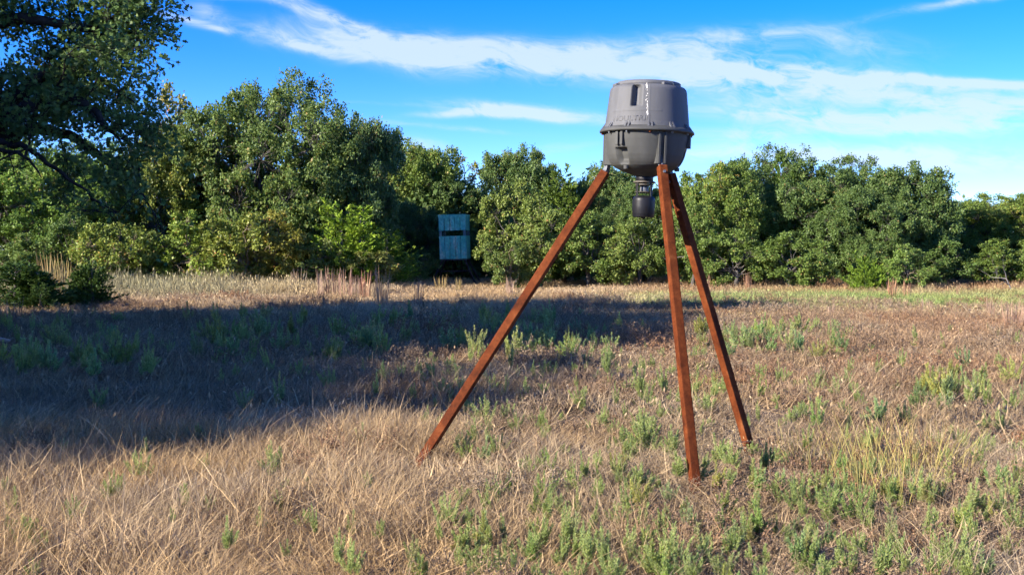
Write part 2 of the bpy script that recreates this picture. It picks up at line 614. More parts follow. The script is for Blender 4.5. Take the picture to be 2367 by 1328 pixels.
def juniper(seed, height, rx, n_sprays, leaf=0.16, spires=1, per=26):
    r = rng(seed)
    mb = MB()
    axes = [(0.0, 0.0, height, rx)]
    for s in range(spires - 1):
        a = r.uniform(0, 2 * math.pi)
        axes.append((math.cos(a) * rx * .5, math.sin(a) * rx * .5, height * r.uniform(.72, .95), rx * r.uniform(.5, .7)))
    P, D, Nn, S, T = [], [], [], [], []
    for (ax, ay, h, w) in axes:
        mb.tube([(ax * .3, ay * .3, -.1), (ax, ay, h * .5), (ax * 1.02, ay * 1.02, h * .8)], [.03 + h * .012, .02 + h * .006, .006], 6)
        k = n_sprays // len(axes)
        zt = 1 - np.sqrt(r.uniform(0, 1, k))            # more sprays low down
        z0 = h * (0.03 + 0.95 * zt)
        ang = r.uniform(0, 2 * math.pi, k)
        env = w * (1 - zt) ** 0.75 * (1 + .25 * np.sin(3 * ang + 7 * zt)) * r.uniform(.55, 1.1, k) + 0.05
        for i in range(k):
            out = np.array([math.cos(ang[i]), math.sin(ang[i]), 0])
            lift = 0.35 + 0.7 * zt[i] + r.normal(0, .15)
            tip = np.array([ax, ay, z0[i]]) + out * env[i] + np.array([0, 0, env[i] * lift])
            st = np.array([ax, ay, z0[i]])
            t = r.uniform(.35, 1.0, per) ** .7
            p = st + (tip - st) * t[:, None] + r.normal(0, .05, (per, 3)) * (1.3 - t[:, None]) - np.array([0, 0, 1]) * ((1 - t) * t * .2 * env[i])[:, None]
            dd = norm((tip - st) + np.array([0, 0, .25 * env[i]]))
            P.append(p); D.append(norm(dd + r.normal(0, .45, (per, 3)))); Nn.append(norm(r.normal(0, .6, (per, 3)) + out + np.array([0, 0, .4])))
            S.append(leaf * r.uniform(.6, 1.2, per)); T.append(np.clip(r.normal(.45, .16, per) + r.normal(0, .12) + .15 * (t - .6), 0, 1))
            if r.random() < .25:
                mb.tube([st, st + (tip - st) * .9], [.012, .004], 3, cap=False)
    crown = leaves_mesh('crown', np.concatenate(P), np.concatenate(D), np.concatenate(Nn), np.concatenate(S), LEAF_NARROW * np.array([1, 1.25, 1]), np.concatenate(T))
    return mb.mesh('trunk', smooth=True), crown


PROTO = {}
def proto(key, meshes, mats):
    for me, ma in zip(meshes, mats):
        me.materials.append(ma)
    PROTO[key] = meshes


# crown half width 1 unit = rx metres; every prototype is scaled to the tree it becomes
OAKS = {'oakA': (7.6, 5.2, .55, 11500, 40), 'oakB': (6.6, 3.9, .45, 8400, 32), 'oakC': (6.2, 3.3, .5, 7300, 30), 'oakD': (7.0, 4.4, .4, 9200, 34)}
for i, (k, (h, rx, low, ncl, lob)) in enumerate(OAKS.items()):
    proto(k, oak(11 + i, h, rx, low, ncl, 11, 0.122, lob), (M['bark'], M['oak_leaf']))
proto('brushA', oak(31, 2.6, 1.7, .05, 1100, 9, 0.115, 16, spread=.085, twigs=.3), (M['stem'], M['bush_leaf']))
proto('brushB', oak(32, 3.2, 1.5, .05, 1100, 9, 0.115, 16, spread=.085, twigs=.3), (M['stem'], M['bush_leaf']))
proto('brushC', oak(33, 4.4, 2.3, .05, 2300, 9, 0.125, 20, spread=.095), (M['bark'], M['bush_leaf']))
proto('thin', oak(34, 7.4, 2.2, 3.6, 420, 9, 0.14, 18, spread=.12, twigs=.7), (M['pale_bark'], M['bush_leaf']))
proto('juniperA', juniper(41, 4.2, 1.35, 420, spires=3), (M['bark'], M['juniper_leaf']))
proto('juniperB', juniper(42, 6.4, 1.5, 520, leaf=.2, spires=2), (M['bark'], M['juniper_leaf']))
proto('juniperC', juniper(43, 1.5, 1.4, 240, leaf=.17, spires=4), (M['bark'], M['juniper_leaf']))
proto('juniperD', juniper(44, 1.6, .62, 460, leaf=.10, spires=3), (M['bark'], M['juniper_leaf']))
BASE = {'oakA': (7.6, 5.2), 'oakB': (6.6, 3.9), 'oakC': (6.2, 3.3), 'oakD': (7.0, 4.4), 'brushA': (2.6, 1.7), 'brushB': (3.2, 1.5), 'brushC': (4.4, 2.3),
        'thin': (7.4, 2.2), 'juniperA': (4.2, 1.35), 'juniperB': (6.4, 1.5), 'juniperC': (1.5, 1.4), 'juniperD': (1.6, .62)}


def plant_tree(key, name, px, Y, top_py, half_px, label, cat, rz=0.0, col=(1, 1, 1), group=None, mats=None, tilt=0.0):
    """stand a tree at bearing px, depth Y, so that its top and half width come out right"""
    if px > 1000: Y *= .87
    base = ray(px, HORIZON, Y)
    x, y = base.x, Y
    z = float(gz(x, y))
    top = ray(px, top_py, Y).z
    h0, w0 = BASE[key]
    sz = (top - z) / (h0 * 1.02)
    sx = (half_px / F * Y) / (w0 * 1.02)
    root = empty(name, (x, y, z), rz)
    root.rotation_euler = (0, tilt, rz)
    root.scale = (sx, sx, sz)
    tag(root, label, cat, group)
    t = link('trunk', PROTO[key][0], None, root)
    c = link('crown', PROTO[key][1], None, root)
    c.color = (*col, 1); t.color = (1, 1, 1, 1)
    return root


G1 = 'oaks and junipers along the edge of the wood'
G2 = 'brush at the foot of the wood'
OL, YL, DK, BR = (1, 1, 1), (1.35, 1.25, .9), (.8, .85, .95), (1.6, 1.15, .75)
trees = [
    # key, name, px, Y, top, half width px, label, category, rz, colour
    ('oakA', 'oak_tree', 655, 46, 186, 265, 'broad rounded oak, tallest of the wood, rising between yellow tree and hunting blind', 'tree', .4, (1.08, 1.02, .9)),
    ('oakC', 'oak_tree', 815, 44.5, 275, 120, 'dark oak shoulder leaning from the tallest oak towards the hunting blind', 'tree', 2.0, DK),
    ('thin', 'oak_tree', 420, 48, 188, 95, 'thin yellowing oak with sparse top beside the big near oak', 'tree', .3, BR),
    ('oakB', 'oak_tree', 395, 45, 300, 150, 'green oak between thin yellowing oak and tallest oak', 'tree', 3.3, (1.45, 1.15, .75)),
    ('oakD', 'oak_tree', 130, 44, 330, 230, 'sunlit yellow-green oak seen beneath the near oak limbs', 'tree', 1.2, (1.3, 1.35, .9)),
    ('oakC', 'oak_tree', -120, 46, 250, 200, 'green oak at the left end of the wood behind the near oak', 'tree', 4.2, OL),
    ('oakC', 'oak_tree', 950, 55, 332, 120, 'rounded oak behind the hunting blind next to the tallest oak', 'tree', .9, YL),
    ('thin', 'oak_tree', 1080, 64, 362, 80, 'yellow-brown autumn oak with bare twigs on its top', 'tree', 1.7, (1.7, 1.25, .6)),
    ('oakB', 'oak_tree', 1040, 63, 405, 130, 'low wide oak directly above the hunting blind', 'tree', 2.6, OL),
    ('oakC', 'oak_tree', 1215, 56, 342, 100, 'dark domed oak left of the spiky juniper', 'tree', 5.0, OL),
    ('juniperB', 'juniper_tree', 1300, 54, 362, 85, 'spiky juniper rising above the brush left of feeder drum', 'tree', .2, (1.15, 1.1, .9)),
    ('oakC', 'oak_tree', 1395, 57, 382, 90, 'oak showing directly left of and below the feeder drum', 'tree', 1.1, OL),
    ('oakB', 'oak_tree', 1490, 53, 425, 105, 'low oak behind the hanging feeder can', 'tree', 2.2, OL),
    ('oakB', 'oak_tree', 1650, 50, 385, 130, 'rounded oak immediately right of feeder legs', 'tree', 4.0, YL),
    ('oakA', 'oak_tree', 1760, 52, 352, 190, 'broad oak under the pointed juniper spire right of feeder', 'tree', 5.6, OL),
    ('juniperB', 'juniper_tree', 1805, 51, 322, 60, 'pointed juniper spire sticking up from the broad right oak', 'tree', 1.0, (.95, 1, .9)),
    ('oakD', 'oak_tree', 1915, 51, 368, 170, 'leafy oak right of the pointed juniper spire', 'tree', .7, OL),
    ('oakC', 'oak_tree', 2095, 50, 382, 125, 'domed oak at the right end of the tall wood', 'tree', 3.0, OL),
    ('oakB', 'oak_tree', 2010, 48.5, 440, 130, 'lower oak filling the front below the domed oak', 'tree', 1.9, OL),
    ('oakB', 'oak_tree', 2215, 56, 468, 110, 'small distant oak in the dip before the right edge', 'tree', 5.2, OL),
    ('oakD', 'oak_tree', 2330, 54, 452, 150, 'distant low oak at the right edge of the wood', 'tree', 2.4, YL),
    ('oakB', 'oak_tree', 2500, 52, 440, 150, 'oak just past the right edge of the wood', 'tree', 3.9, OL),
    # front brush, left part
    ('brushA', 'oak_brush', 265, 39, 515, 100, 'yellowish brush left of the tall pale grass patch', 'bush', .3, (1.15, 1.12, .85)),
    ('brushA', 'oak_brush', 350, 40, 535, 75, 'small brush tuft between two larger yellow brush clumps', 'bush', 2.2, (1, 1, 1)),
    ('brushB', 'oak_brush', 460, 39.5, 490, 95, 'bright yellow-green brush with upright top under the tallest oak', 'bush', 1.1, (1.15, 1.22, .8)),
    ('brushA', 'oak_brush', 550, 39.5, 495, 100, 'reddish-green brush in the middle under the tallest oak', 'bush', 4.1, (1.15, 1.05, .8)),
    ('brushB', 'oak_brush', 630, 40, 488, 90, 'rust-tinged brush left of the bright juniper', 'bush', 5.2, (1.3, 1.0, .75)),
    ('juniperA', 'juniper_tree', 790, 41.5, 432, 105, 'bright yellow-green juniper cone standing in sun before the tallest oak', 'tree', .6, (2.1, 2.0, 1.1)),
    ('juniperA', 'juniper_tree', 895, 43, 515, 85, 'lower bright juniper between the yellow-green cone and the blind', 'tree', 2.9, (1.7, 1.7, 1.0)),
    ('brushB', 'oak_brush', 715, 40.5, 540, 80, 'olive brush at the foot of the bright juniper cone', 'bush', .1, (1, 1, 1)),
    ('brushA', 'oak_brush', 850, 41, 580, 75, 'low brush with dry leaves before the lower bright juniper', 'bush', 3.1, (1.1, .95, .9)),
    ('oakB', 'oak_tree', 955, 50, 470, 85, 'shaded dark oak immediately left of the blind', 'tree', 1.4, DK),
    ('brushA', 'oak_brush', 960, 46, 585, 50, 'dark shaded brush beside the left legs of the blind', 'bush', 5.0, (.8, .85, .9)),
    # behind and right of the blind
    ('brushC', 'oak_brush', 1195, 50.5, 430, 90, 'tall pale olive brush touching the right side of the blind', 'bush', .5, (1.0, 1.0, .9)),
    ('brushC', 'oak_brush', 1250, 49.5, 470, 95, 'pale olive brush below the spiky juniper', 'bush', 2.7, (.95, .98, .9)),
    ('brushC', 'oak_brush', 1360, 49, 500, 100, 'olive brush crossed by the left feeder leg', 'bush', 4.4, (.85, .95, .85)),
    ('brushC', 'oak_brush', 1480, 48.5, 500, 85, 'brush under the hanging feeder can', 'bush', 1.6, (.9, .95, .85)),
    ('brushA', 'oak_brush', 1168, 48, 555, 62, 'low brush beside the right legs of the blind', 'bush', 3.9, (.8, .85, .85)),
    ('brushC', 'oak_brush', 1600, 47.5, 480, 80, 'brush between the two right feeder legs and the wood', 'bush', 5.9, (.8, .9, .8)),
    ('brushC', 'oak_brush', 1700, 46.5, 540, 95, 'rounded olive brush in front of the oak right of feeder legs', 'bush', .8, (.85, .95, .85)),
    ('brushC', 'oak_brush', 1830, 46, 545, 95, 'olive brush left of the low bright juniper', 'bush', 3.4, (.8, .92, .8)),
    ('juniperC', 'juniper_bush', 2000, 44, 602, 60, 'low spreading bright green juniper at the foot of the right oaks', 'bush', .3, (1.5, 1.5, .9)),
    ('brushB', 'oak_brush', 2100, 45.5, 565, 55, 'pale-leaved brush right of the low bright juniper', 'bush', 1.3, (1.0, 1.15, 1.1)),
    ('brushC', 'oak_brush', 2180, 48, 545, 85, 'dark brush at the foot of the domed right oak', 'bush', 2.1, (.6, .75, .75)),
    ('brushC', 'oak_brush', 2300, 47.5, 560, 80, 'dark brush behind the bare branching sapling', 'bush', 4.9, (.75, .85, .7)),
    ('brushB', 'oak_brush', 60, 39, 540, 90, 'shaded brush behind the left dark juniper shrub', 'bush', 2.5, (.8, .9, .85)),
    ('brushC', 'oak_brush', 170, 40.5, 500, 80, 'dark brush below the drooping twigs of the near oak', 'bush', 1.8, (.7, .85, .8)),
    ('brushC', 'oak_brush', 2430, 47, 540, 80, 'olive brush just beyond the right edge of view', 'bush', .9, (.8, .9, .8)),
]
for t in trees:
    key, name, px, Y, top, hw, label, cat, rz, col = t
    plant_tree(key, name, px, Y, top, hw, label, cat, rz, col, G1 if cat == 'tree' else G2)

# two dark juniper shrubs at the left, in front of the wood
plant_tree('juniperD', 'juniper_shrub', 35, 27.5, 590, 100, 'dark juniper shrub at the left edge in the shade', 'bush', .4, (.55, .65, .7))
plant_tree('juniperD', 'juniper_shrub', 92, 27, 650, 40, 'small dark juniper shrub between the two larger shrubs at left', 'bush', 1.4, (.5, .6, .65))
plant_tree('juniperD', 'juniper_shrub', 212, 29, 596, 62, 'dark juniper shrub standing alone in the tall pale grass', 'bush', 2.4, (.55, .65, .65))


# the depth of the wood behind the front trees: one dark leafy mass
def woodland():
    r = rng(71)
    n = 8000
    az = r.uniform(-.56, .50, n)
    Y = 53 + r.uniform(0, 6, n) - 6 * np.clip(-az - .05, 0, 1) * 1.0
    x = np.tan(az) * Y
    top = (4.0 + .5 * np.sin(x * .45) + .4 * np.sin(x * 1.3 + 1)) * (1 - .35 * np.clip((az - .25) / .1, 0, 1))
    z = .05 + r.uniform(0, 1, n) ** 1.4 * top
    cp = np.stack([x, Y, z], -1)
    per = 9
    pos = np.repeat(cp, per, 0) + r.normal(0, .3, (n * per, 3))
    dirn = norm(r.normal(0, 1, (n * per, 3)))
    nor = norm(r.normal(0, .6, (n * per, 3)) + np.array([0, -.5, .6]))
    me = leaves_mesh('woodland', pos, dirn, nor, .26 * r.uniform(.7, 1.3, n * per), LEAF_SIMPLE, np.clip(r.normal(.35, .18, n * per), 0, 1))
    o = link('woodland_mass', me, M['oak_leaf'])
    tag(o, 'dense dark leafy depth of the wood behind the front oaks', 'foliage', kind='stuff')


woodland()


# ------------------------------------------------------------------ the near oak at the left and its neighbours that shade the field
def near_oak():
    r = rng(91)
    Y0 = 20.0
    root_loc = Vector((-11.6, 19.6, float(gz(-11.6, 19.6))))
    root = empty('oak_tree', root_loc)
    tag(root, 'large near oak at the left edge with dark spreading limbs', 'tree')
    mb = MB()
    loc = np.array(root_loc)

    def q(px, py, Y): return np.array(ray(px, py, Y)) - loc
    fork = q(-420, 420, 19.6)
    mb.tube([(0, 0, -.2), tuple(fork * .45), tuple(fork)], [.34, .26, .24], 12)
    limbs = [
        ([fork, q(-200, 400, 19.7), q(-20, 262, 19.8), q(45, 215, 19.9), q(100, 172, 20), q(170, 160, 20.1), q(240, 185, 20.2), q(310, 240, 20.3)], [.24, .17, .115, .10, .085, .06, .04, .015]),
        ([fork, q(-200, 400, 19.4), q(-10, 300, 19.3), q(70, 242, 19.2), q(150, 215, 19.1), q(215, 255, 19), q(280, 330, 18.9)], [.22, .15, .10, .09, .075, .05, .015]),
        ([fork, q(-160, 370, 20.2), q(0, 315, 20.4), q(110, 296, 20.6), q(200, 330, 20.8), q(290, 410, 20.9), q(340, 470, 21)], [.2, .14, .10, .08, .055, .035, .012]),
        ([fork, q(-250, 200, 19.6), q(-60, 60, 19.7), q(60, 40, 19.9), q(170, 60, 20.2), q(225, 78, 20.4), q(262, 92, 20.5)], [.2, .15, .10, .08, .05, .03, .01]),
        ([fork, q(-380, 100, 19.6), q(-200, -90, 19.6), q(-40, -120, 19.8), q(70, -95, 20.1), q(150, -60, 20.3)], [.2, .15, .1, .07, .04, .012]),
        ([fork, q(-160, 380, 19), q(-30, 330, 18.8), q(60, 335, 18.6), q(130, 390, 18.5), q(190, 440, 18.4), q(268, 490, 18.4)], [.14, .09, .05, .035, .025, .018, .006]),
        ([fork, q(-200, 420, 19), q(-40, 350, 18.6), q(30, 345, 18.4), q(80, 380, 18.3), q(95, 410, 18.3)], [.12, .08, .04, .025, .015, .006]),
        ([fork, q(-600, 200, 20), q(-800, 50, 20.5), q(-900, -60, 21)], [.2, .14, .08, .02]),
        ([fork, q(-450, 250, 18), q(-520, 60, 16.5), q(-560, 0, 15.5)], [.2, .14, .08, .02]),
        ([fork, q(-380, 250, 21.5), q(-360, 60, 23), q(-330, 0, 24)], [.2, .14, .08, .02]),
    ]
    ends = []
    for pts, rad in limbs:
        # smooth the polyline
        P = np.array(pts); n = len(P)
        tt = np.linspace(0, n - 1, n * 4)
        Pi = np.stack([np.interp(tt, range(n), P[:, k]) for k in range(3)], -1)
        for _ in range(3): Pi[1:-1] = (Pi[:-2] + 2 * Pi[1:-1] + Pi[2:]) / 4
        Pi[1:-1] += r.normal(0, .018, (len(Pi) - 2, 3))
        Ri = np.interp(tt, range(n), rad)
        mb.tube(Pi, Ri * 1.25, 8, cap=False)
        ends.append(Pi[int(len(Pi) * (.38 if len(ends) < 3 else .2)):])
    # leaf-carrying twigs grow from the limbs
    tips, tdir = [], []
    def sub(start, d, L_, rad, depth):
        n = 5
        p = [np.array(start)]
        dd = d
        for i in range(n - 1):
            dd = norm(dd + r.normal(0, .28, 3) + np.array([0, 0, -.03 if depth else .05]))
            p.append(p[-1] + dd * L_ / (n - 1))
        mb.tube(p, np.linspace(rad, rad * .35, n), 4 if depth < 2 else 3, cap=False)
        if depth >= 2:
            for k in (2, 3, 4):
                tips.append(p[k]); tdir.append(dd)
            return
        for k in range(1, n):
            for _ in range(2 if depth == 0 else 2):
                nd = norm(dd * .7 + r.normal(0, .75, 3))
                sub(p[k], nd, L_ * r.uniform(.45, .7), rad * .45, depth + 1)
    step = [3, 3, 5, 2, 2, 9, 12, 3, 3, 3]
    for E, st_ in zip(ends, step):
        m_ = len(E)
        for i in range(0, m_, st_):
            d0 = norm(norm(E[min(i + 1, m_ - 1)] - E[max(i - 1, 0)]) * .7 + r.normal(0, .7, 3) + np.array([0, 0, .22]))
            sub(E[i], d0, r.uniform(.7, 1.35), .02, 0)
    link('trunk', mb.mesh('trunk', smooth=True), M['shaded_bark'], root)
    tips, tdir = np.array(tips), np.array(tdir)
    keep = r.random(len(tips)) < np.clip((tips[:, 2] - 1.7) / 1.2, .04, 1)       # the crown thins out towards its drooping twigs
    tips, tdir = tips[keep], tdir[keep]
    # further foliage on the unseen far side of the crown, so that it throws a full shade
    per = 3
    n = len(tips)
    pos = np.repeat(tips, per, 0) + r.normal(0, .06, (n * per, 3))
    dirn = norm(np.repeat(tdir, per, 0) * .7 + r.normal(0, .8, (n * per, 3)))
    nor = norm(np.array([0, 0, .7]) + r.normal(0, .6, (n * per, 3)))
    tint = np.clip(np.repeat(r.normal(.4, .12, n), per) + r.normal(0, .14, n * per), 0, 1)
    me = leaves_mesh('crown', pos, dirn, nor, .095 * r.uniform(.65, 1.2, n * per), LEAF_LOBED, tint)
    print('near oak tips', n)
    c = link('crown', me, M['oak_leaf'], root)
    c.color = (.92, .97, 1.0, 1)


near_oak()


def shade_tree(key, x, y, h, rx, rz, label):
    root = empty('oak_tree', (x, y, float(gz(x, y))), rz)
    h0, w0 = BASE[key]
    root.scale = (rx / w0, rx / w0, h / h0)
    tag(root, label, 'tree', 'oaks left of the field that shade it')
    t = link('trunk', PROTO[key][0], None, root)
    c = link('crown', PROTO[key][1], None, root)
    c.color = (1, 1, 1, 1)


shade_tree('oakD', -18.0, 3.6, 8.0, 4.6, .5, 'oak beyond the left edge whose crown shades the near field')
shade_tree('oakC', -12.0, 12.7, 6.8, 3.7, 5.2, 'smaller oak beyond the left edge nearest to the near oak')
shade_tree('oakB', -13.6, 7.6, 5.3, 4.0, 3.1, 'lower oak beyond the left edge shading the near left field')
shade_tree('oakD', -13.6, 14.2, 7.8, 4.3, 4.0, 'oak beyond the left edge between the other shading oaks')
shade_tree('oakA', -17.4, 11.4, 8.4, 4.6, 1.5, 'oak beyond the left edge shading the middle of the field')
shade_tree('oakC', -14.5, 18.6, 7.6, 4.2, 2.5, 'oak beyond the left edge directly behind the near oak')
# ------------------------------------------------------------------ tripod game feeder
def feeder_materials():
    m, nt, b = mat_new('drum_plastic')
    n1 = nnoise(nt, 5, 5, .6, 'Object', (1, 1, .25)); n2 = nnoise(nt, 40, 4, .6)
    c1 = ramp(nt, n1, [(.3, (.086, .088, .092)), (.55, (.116, .118, .124)), (.75, (.146, .148, .155))])
    c2 = ramp(nt, n2, [(.3, (.85, .85, .85)), (.7, (1.12, 1.12, 1.12))])
    nt.links.new(c1, b.inputs['Base Color'])
    b.inputs['Roughness'].default_value = .6
    b.inputs['Specular IOR Level'].default_value = .25
    bump(nt, b, n2, .12, .004)
    M['drum'] = m
    m, nt, b = mat_new('drum_base_plastic')
    n1 = nnoise(nt, 6, 5, .6, 'Object', (1, 1, .3)); n2 = nnoise(nt, 40, 4, .6)
    c1 = ramp(nt, n1, [(.3, (.052, .053, .05)), (.55, (.074, .075, .071)), (.75, (.097, .098, .093))])
    nt.links.new(c1, b.inputs['Base Color'])
    b.inputs['Roughness'].default_value = .6
    b.inputs['Specular IOR Level'].default_value = .25
    bump(nt, b, n2, .1, .004)
    M['drum_base'] = m
    m, nt, b = mat_new('rusty_steel')
    n1 = nnoise(nt, 5, 9, .75, 'Object'); n2 = nnoise(nt, 90, 4, .7)
    c1 = ramp(nt, n1, [(.33, (.035, .010, .004)), (.44, (.092, .022, .006)), (.56, (.148, .038, .010)), (.68, (.24, .085, .03))])
    c2 = ramp(nt, n2, [(.3, (.8, .78, .75)), (.7, (1.15, 1.12, 1.1))])
    nt.links.new(nmul(nt, c1, c2), b.inputs['Base Color'])
    b.inputs['Roughness'].default_value = .8
    b.inputs['Specular IOR Level'].default_value = .12
    bump(nt, b, n2, .25, .002)
    M['rust'] = m
    M['black'] = simple_material('black_plastic', [(.3, (.007, .007, .009)), (.7, (.018, .018, .022))], 14, .45, 5, .15, .003, spec=.3)
    M['dirty_metal'] = simple_material('dirty_metal', [(.3, (.05, .043, .035)), (.6, (.12, .105, .085)), (.8, (.22, .20, .165))], 30, .6, 5, .3, .003)
    M['dropping'] = simple_material('dropping', [(.3, (.55, .53, .48)), (.7, (.8, .79, .76))], 40, .9, 3, .2, .003)
    M['zinc'] = simple_material('zinc_plate', [(.3, (.10, .11, .12)), (.7, (.19, .20, .22))], 25, .5, 4, .1, .002, metal=.3)


feeder_materials()


def build_feeder():
    PXM = 353.0
    Z0 = F / PXM
    x0 = (1494.0 - W0 / 2) / PXM
    def zz(py): return CAM_H + (HORIZON - py) / PXM
    g = float(gz(x0, Z0))
    root = empty('game_feeder', (x0, Z0, 0))
    tag(root, 'grey barrel game feeder on three rusty steel tripod legs', 'feeder')
    # frame of the barrel: leans a little to the right
    zc = zz(308)
    tilt = Matrix.Translation((0, 0, zc)) @ Matrix.Rotation(R(2.0), 4, 'Y')
    A0 = -math.pi / 2 - math.atan2(x0, Z0)              # direction from the barrel to the camera, anticlockwise from +x

    def surf_mesh(name, prof, disp, n=240, mat=None, cap_top=False, cap_bot=False):
        """lathe of (r, z) with an angular displacement disp(theta_from_camera, z)"""
        th = np.linspace(0, 2 * math.pi, n, endpoint=False)
        vs = []
        for (r_, z) in prof:
            for a in th:
                ta = (a - A0 + math.pi) % (2 * math.pi) - math.pi
                q_ = r_ + disp(ta, z)
                vs.append(tilt @ Vector((q_ * math.cos(a), q_ * math.sin(a), z)))
        mb = MB()
        fs = []
        for i in range(len(prof) - 1):
            for k in range(n):
                k2 = (k + 1) % n
                fs.append((i * n + k, i * n + k2, (i + 1) * n + k2, (i + 1) * n + k))
        if cap_bot: fs.append(tuple(reversed(range(n))))
        if cap_top: fs.append(tuple((len(prof) - 1) * n + k for k in range(n)))
        mb.add(vs, fs)
        me = mb.mesh(name)
        for p in me.polygons: p.use_smooth = len(p.vertices) == 4
        return me

    def dense(prof, step=.006):
        out = [prof[0]]
        for (a, b) in zip(prof[:-1], prof[1:]):
            L_ = math.hypot(b[0] - a[0], b[1] - a[1])
            k = max(1, int(L_ / step))
            for i in range(1, k + 1):
                out.append((a[0] + (b[0] - a[0]) * i / k, a[1] + (b[1] - a[1]) * i / k))
        return out

    def px(v): return v / PXM
    def rz(py): return (308 - py) / PXM

    def ss(x, a, b):
        t = min(max((x - a) / (b - a), 0), 1)
        return t * t * (3 - 2 * t)

    # ---- upper shell, with slanting pockets under the shoulder
    up = dense([(px(98), rz(300)), (px(96), rz(290)), (px(88.5), rz(219)), (px(87.6), rz(213.5)), (px(86), rz(210)), (px(83), rz(207)), (px(78), rz(205)), (px(72), rz(204.2))])
    def d_up(t, z):
        d = 0.0
        for c in (-math.radians(24), math.radians(96), -math.radians(144)):
            a = (t - c + math.pi) % (2 * math.pi) - math.pi
            if 0 <= a < .30:
                k = ss(a, 0, .015) * (1 - ss(a, .13, .30))
                zt = ss(z, rz(257.5), rz(255)) * (1 - ss(z, rz(214), rz(207)))
                d -= .042 * k * zt
        for c in (-math.radians(48), math.radians(2), math.radians(72), -math.radians(118), math.radians(122), math.radians(168)):
            a = (t - c + math.pi) % (2 * math.pi) - math.pi
            d += .0022 * math.exp(-(a / .016) ** 2) * ss(z, rz(300), rz(290))
        # moulded band round the name
        if -1.0 < t < .35:
            d += .0025 * math.exp(-((z - rz(266)) / .003) ** 2) + .002 * math.exp(-((z - rz(293)) / .004) ** 2)
        return d
    shell = link('upper_shell', surf_mesh('upper_shell', up, d_up, 300), M['drum'], root)
    lid = link('lid', surf_mesh('lid', [(px(70), rz(205.5)), (px(73.5), rz(205)), (px(74), rz(202.5)), (px(73.5), rz(197)), (px(71.5), rz(195.5)), (px(40), rz(194.5)), (px(4), rz(194))], lambda t, z: 0, 96, cap_top=True, cap_bot=True), M['drum'], root)
    # lid tabs
    for a_deg in (-72, 34, 150):
        a = A0 + R(a_deg)
        mb = MB()
        mm = tilt @ Matrix.Rotation(a, 4, 'Z')
        mb.box(px(66), px(82), -px(14), px(14), rz(206.5), rz(200.5), mm)
        o = link('lid_tab', mb.mesh('lid_tab', bevel=.004), M['drum'], lid)
    mb = MB(); mm = tilt @ Matrix.Rotation(A0 + R(38), 4, 'Z')
    mb.tube([mm @ Vector((px(80), -px(3), rz(198))), mm @ Vector((px(80), px(6), rz(198))), mm @ Vector((px(84), px(6), rz(206)))], [.003, .003, .003], 8)
    link('lid_latch', mb.mesh('lid_latch', smooth=True), M['zinc'], lid)
    # ---- rim flange
    rim = [(px(97), rz(299)), (px(101), rz(300.5)), (px(106), rz(304)), (px(108.5), rz(307.5)), (px(108.5), rz(310.5)), (px(106), rz(312)), (px(97), rz(312.2))]
    link('rim', surf_mesh('rim', rim, lambda t, z: 0, 120), M['drum_base'], root)
    # gussets in pairs above the rim
    for i in range(12):
        for s in (-1, 1):
            a = A0 + R(-26 + 30 * i) + s * .038
            mm = tilt @ Matrix.Rotation(a, 4, 'Z')
            mb = MB()
            h = .0045
            vs = [mm @ Vector(p) for p in ((px(94), -h, rz(287)), (px(94), h, rz(287)), (px(94), -h * 1.6, rz(301)), (px(94), h * 1.6, rz(301)), (px(105.5), -h * 1.6, rz(303)), (px(105.5), h * 1.6, rz(303)))]
            mb.add(vs, [(0, 2, 4), (1, 5, 3), (0, 4, 5, 1), (2, 3, 5, 4), (0, 1, 3, 2)])
            link('gusset', mb.mesh('gusset'), M['drum'], root)
    # rim bolts
    for i in range(12):
        a = A0 + R(-26 + 30 * i)
        mm = tilt @ Matrix.Rotation(a, 4, 'Z')
        mb = MB()
        p = mm @ Vector((px(102), 0, rz(312)))
        mb.tube([p, p - Vector((0, 0, .012))], [.0075, .0065], 8)
        link('bolt', mb.mesh('bolt'), M['rust'] if i % 3 == 1 else M['zinc'], root)
    # ---- lower bowl
    lo = dense([(px(14), rz(412)), (px(21), rz(409)), (px(40), rz(402)), (px(58), rz(396)), (px(67), rz(391.5)), (px(75), rz(386.5)), (px(80.5), rz(380)), (px(84.5), rz(373)), (px(88.5), rz(363)), (px(92.5), rz(346)), (px(95.5), rz(328)), (px(97), rz(311))])
    legdirs = [-math.radians(-0), 0, 0]
    phi = {'front': A0 + R(22), 'rear': A0 + R(22 + 118), 'left': A0 + R(-99)}
    def d_lo(t, z):
        d = 0.0
        for c in (-38, 82, 202):
            a = (t - R(c) + math.pi) % (2 * math.pi) - math.pi
            if -.19 < a < .19:
                k = ss(a, -.19, -.165) * (1 - ss(a, .12, .19))
                zt = ss(z, rz(388), rz(372)) * (1 - ss(z, rz(351), rz(349)))
                d -= .05 * k * zt
        return d
    bowl = link('lower_bowl', surf_mesh('lower_bowl', lo, d_lo, 240, cap_bot=True), M['drum_base'], root)
    for c in (-38, 82, 202):
        mm = tilt @ Matrix.Rotation(A0 + R(c), 4, 'Z')
        for s in (-1, 1):
            mb = MB()
            mb.box(px(80), px(101), s * px(6.5) - px(3.6), s * px(6.5) + px(3.6), rz(343), rz(312.4), mm)
            link('rib', mb.mesh('rib', bevel=.002), M['drum_base'], bowl)
        mb = MB()
        p = mm @ Vector((px(72), px(1), rz(388)))
        mb.tube([p, p - Vector((0, 0, .022))], [.017, .016], 14)
        link('foot_boss', mb.mesh('foot_boss'), M['drum_base'], bowl)
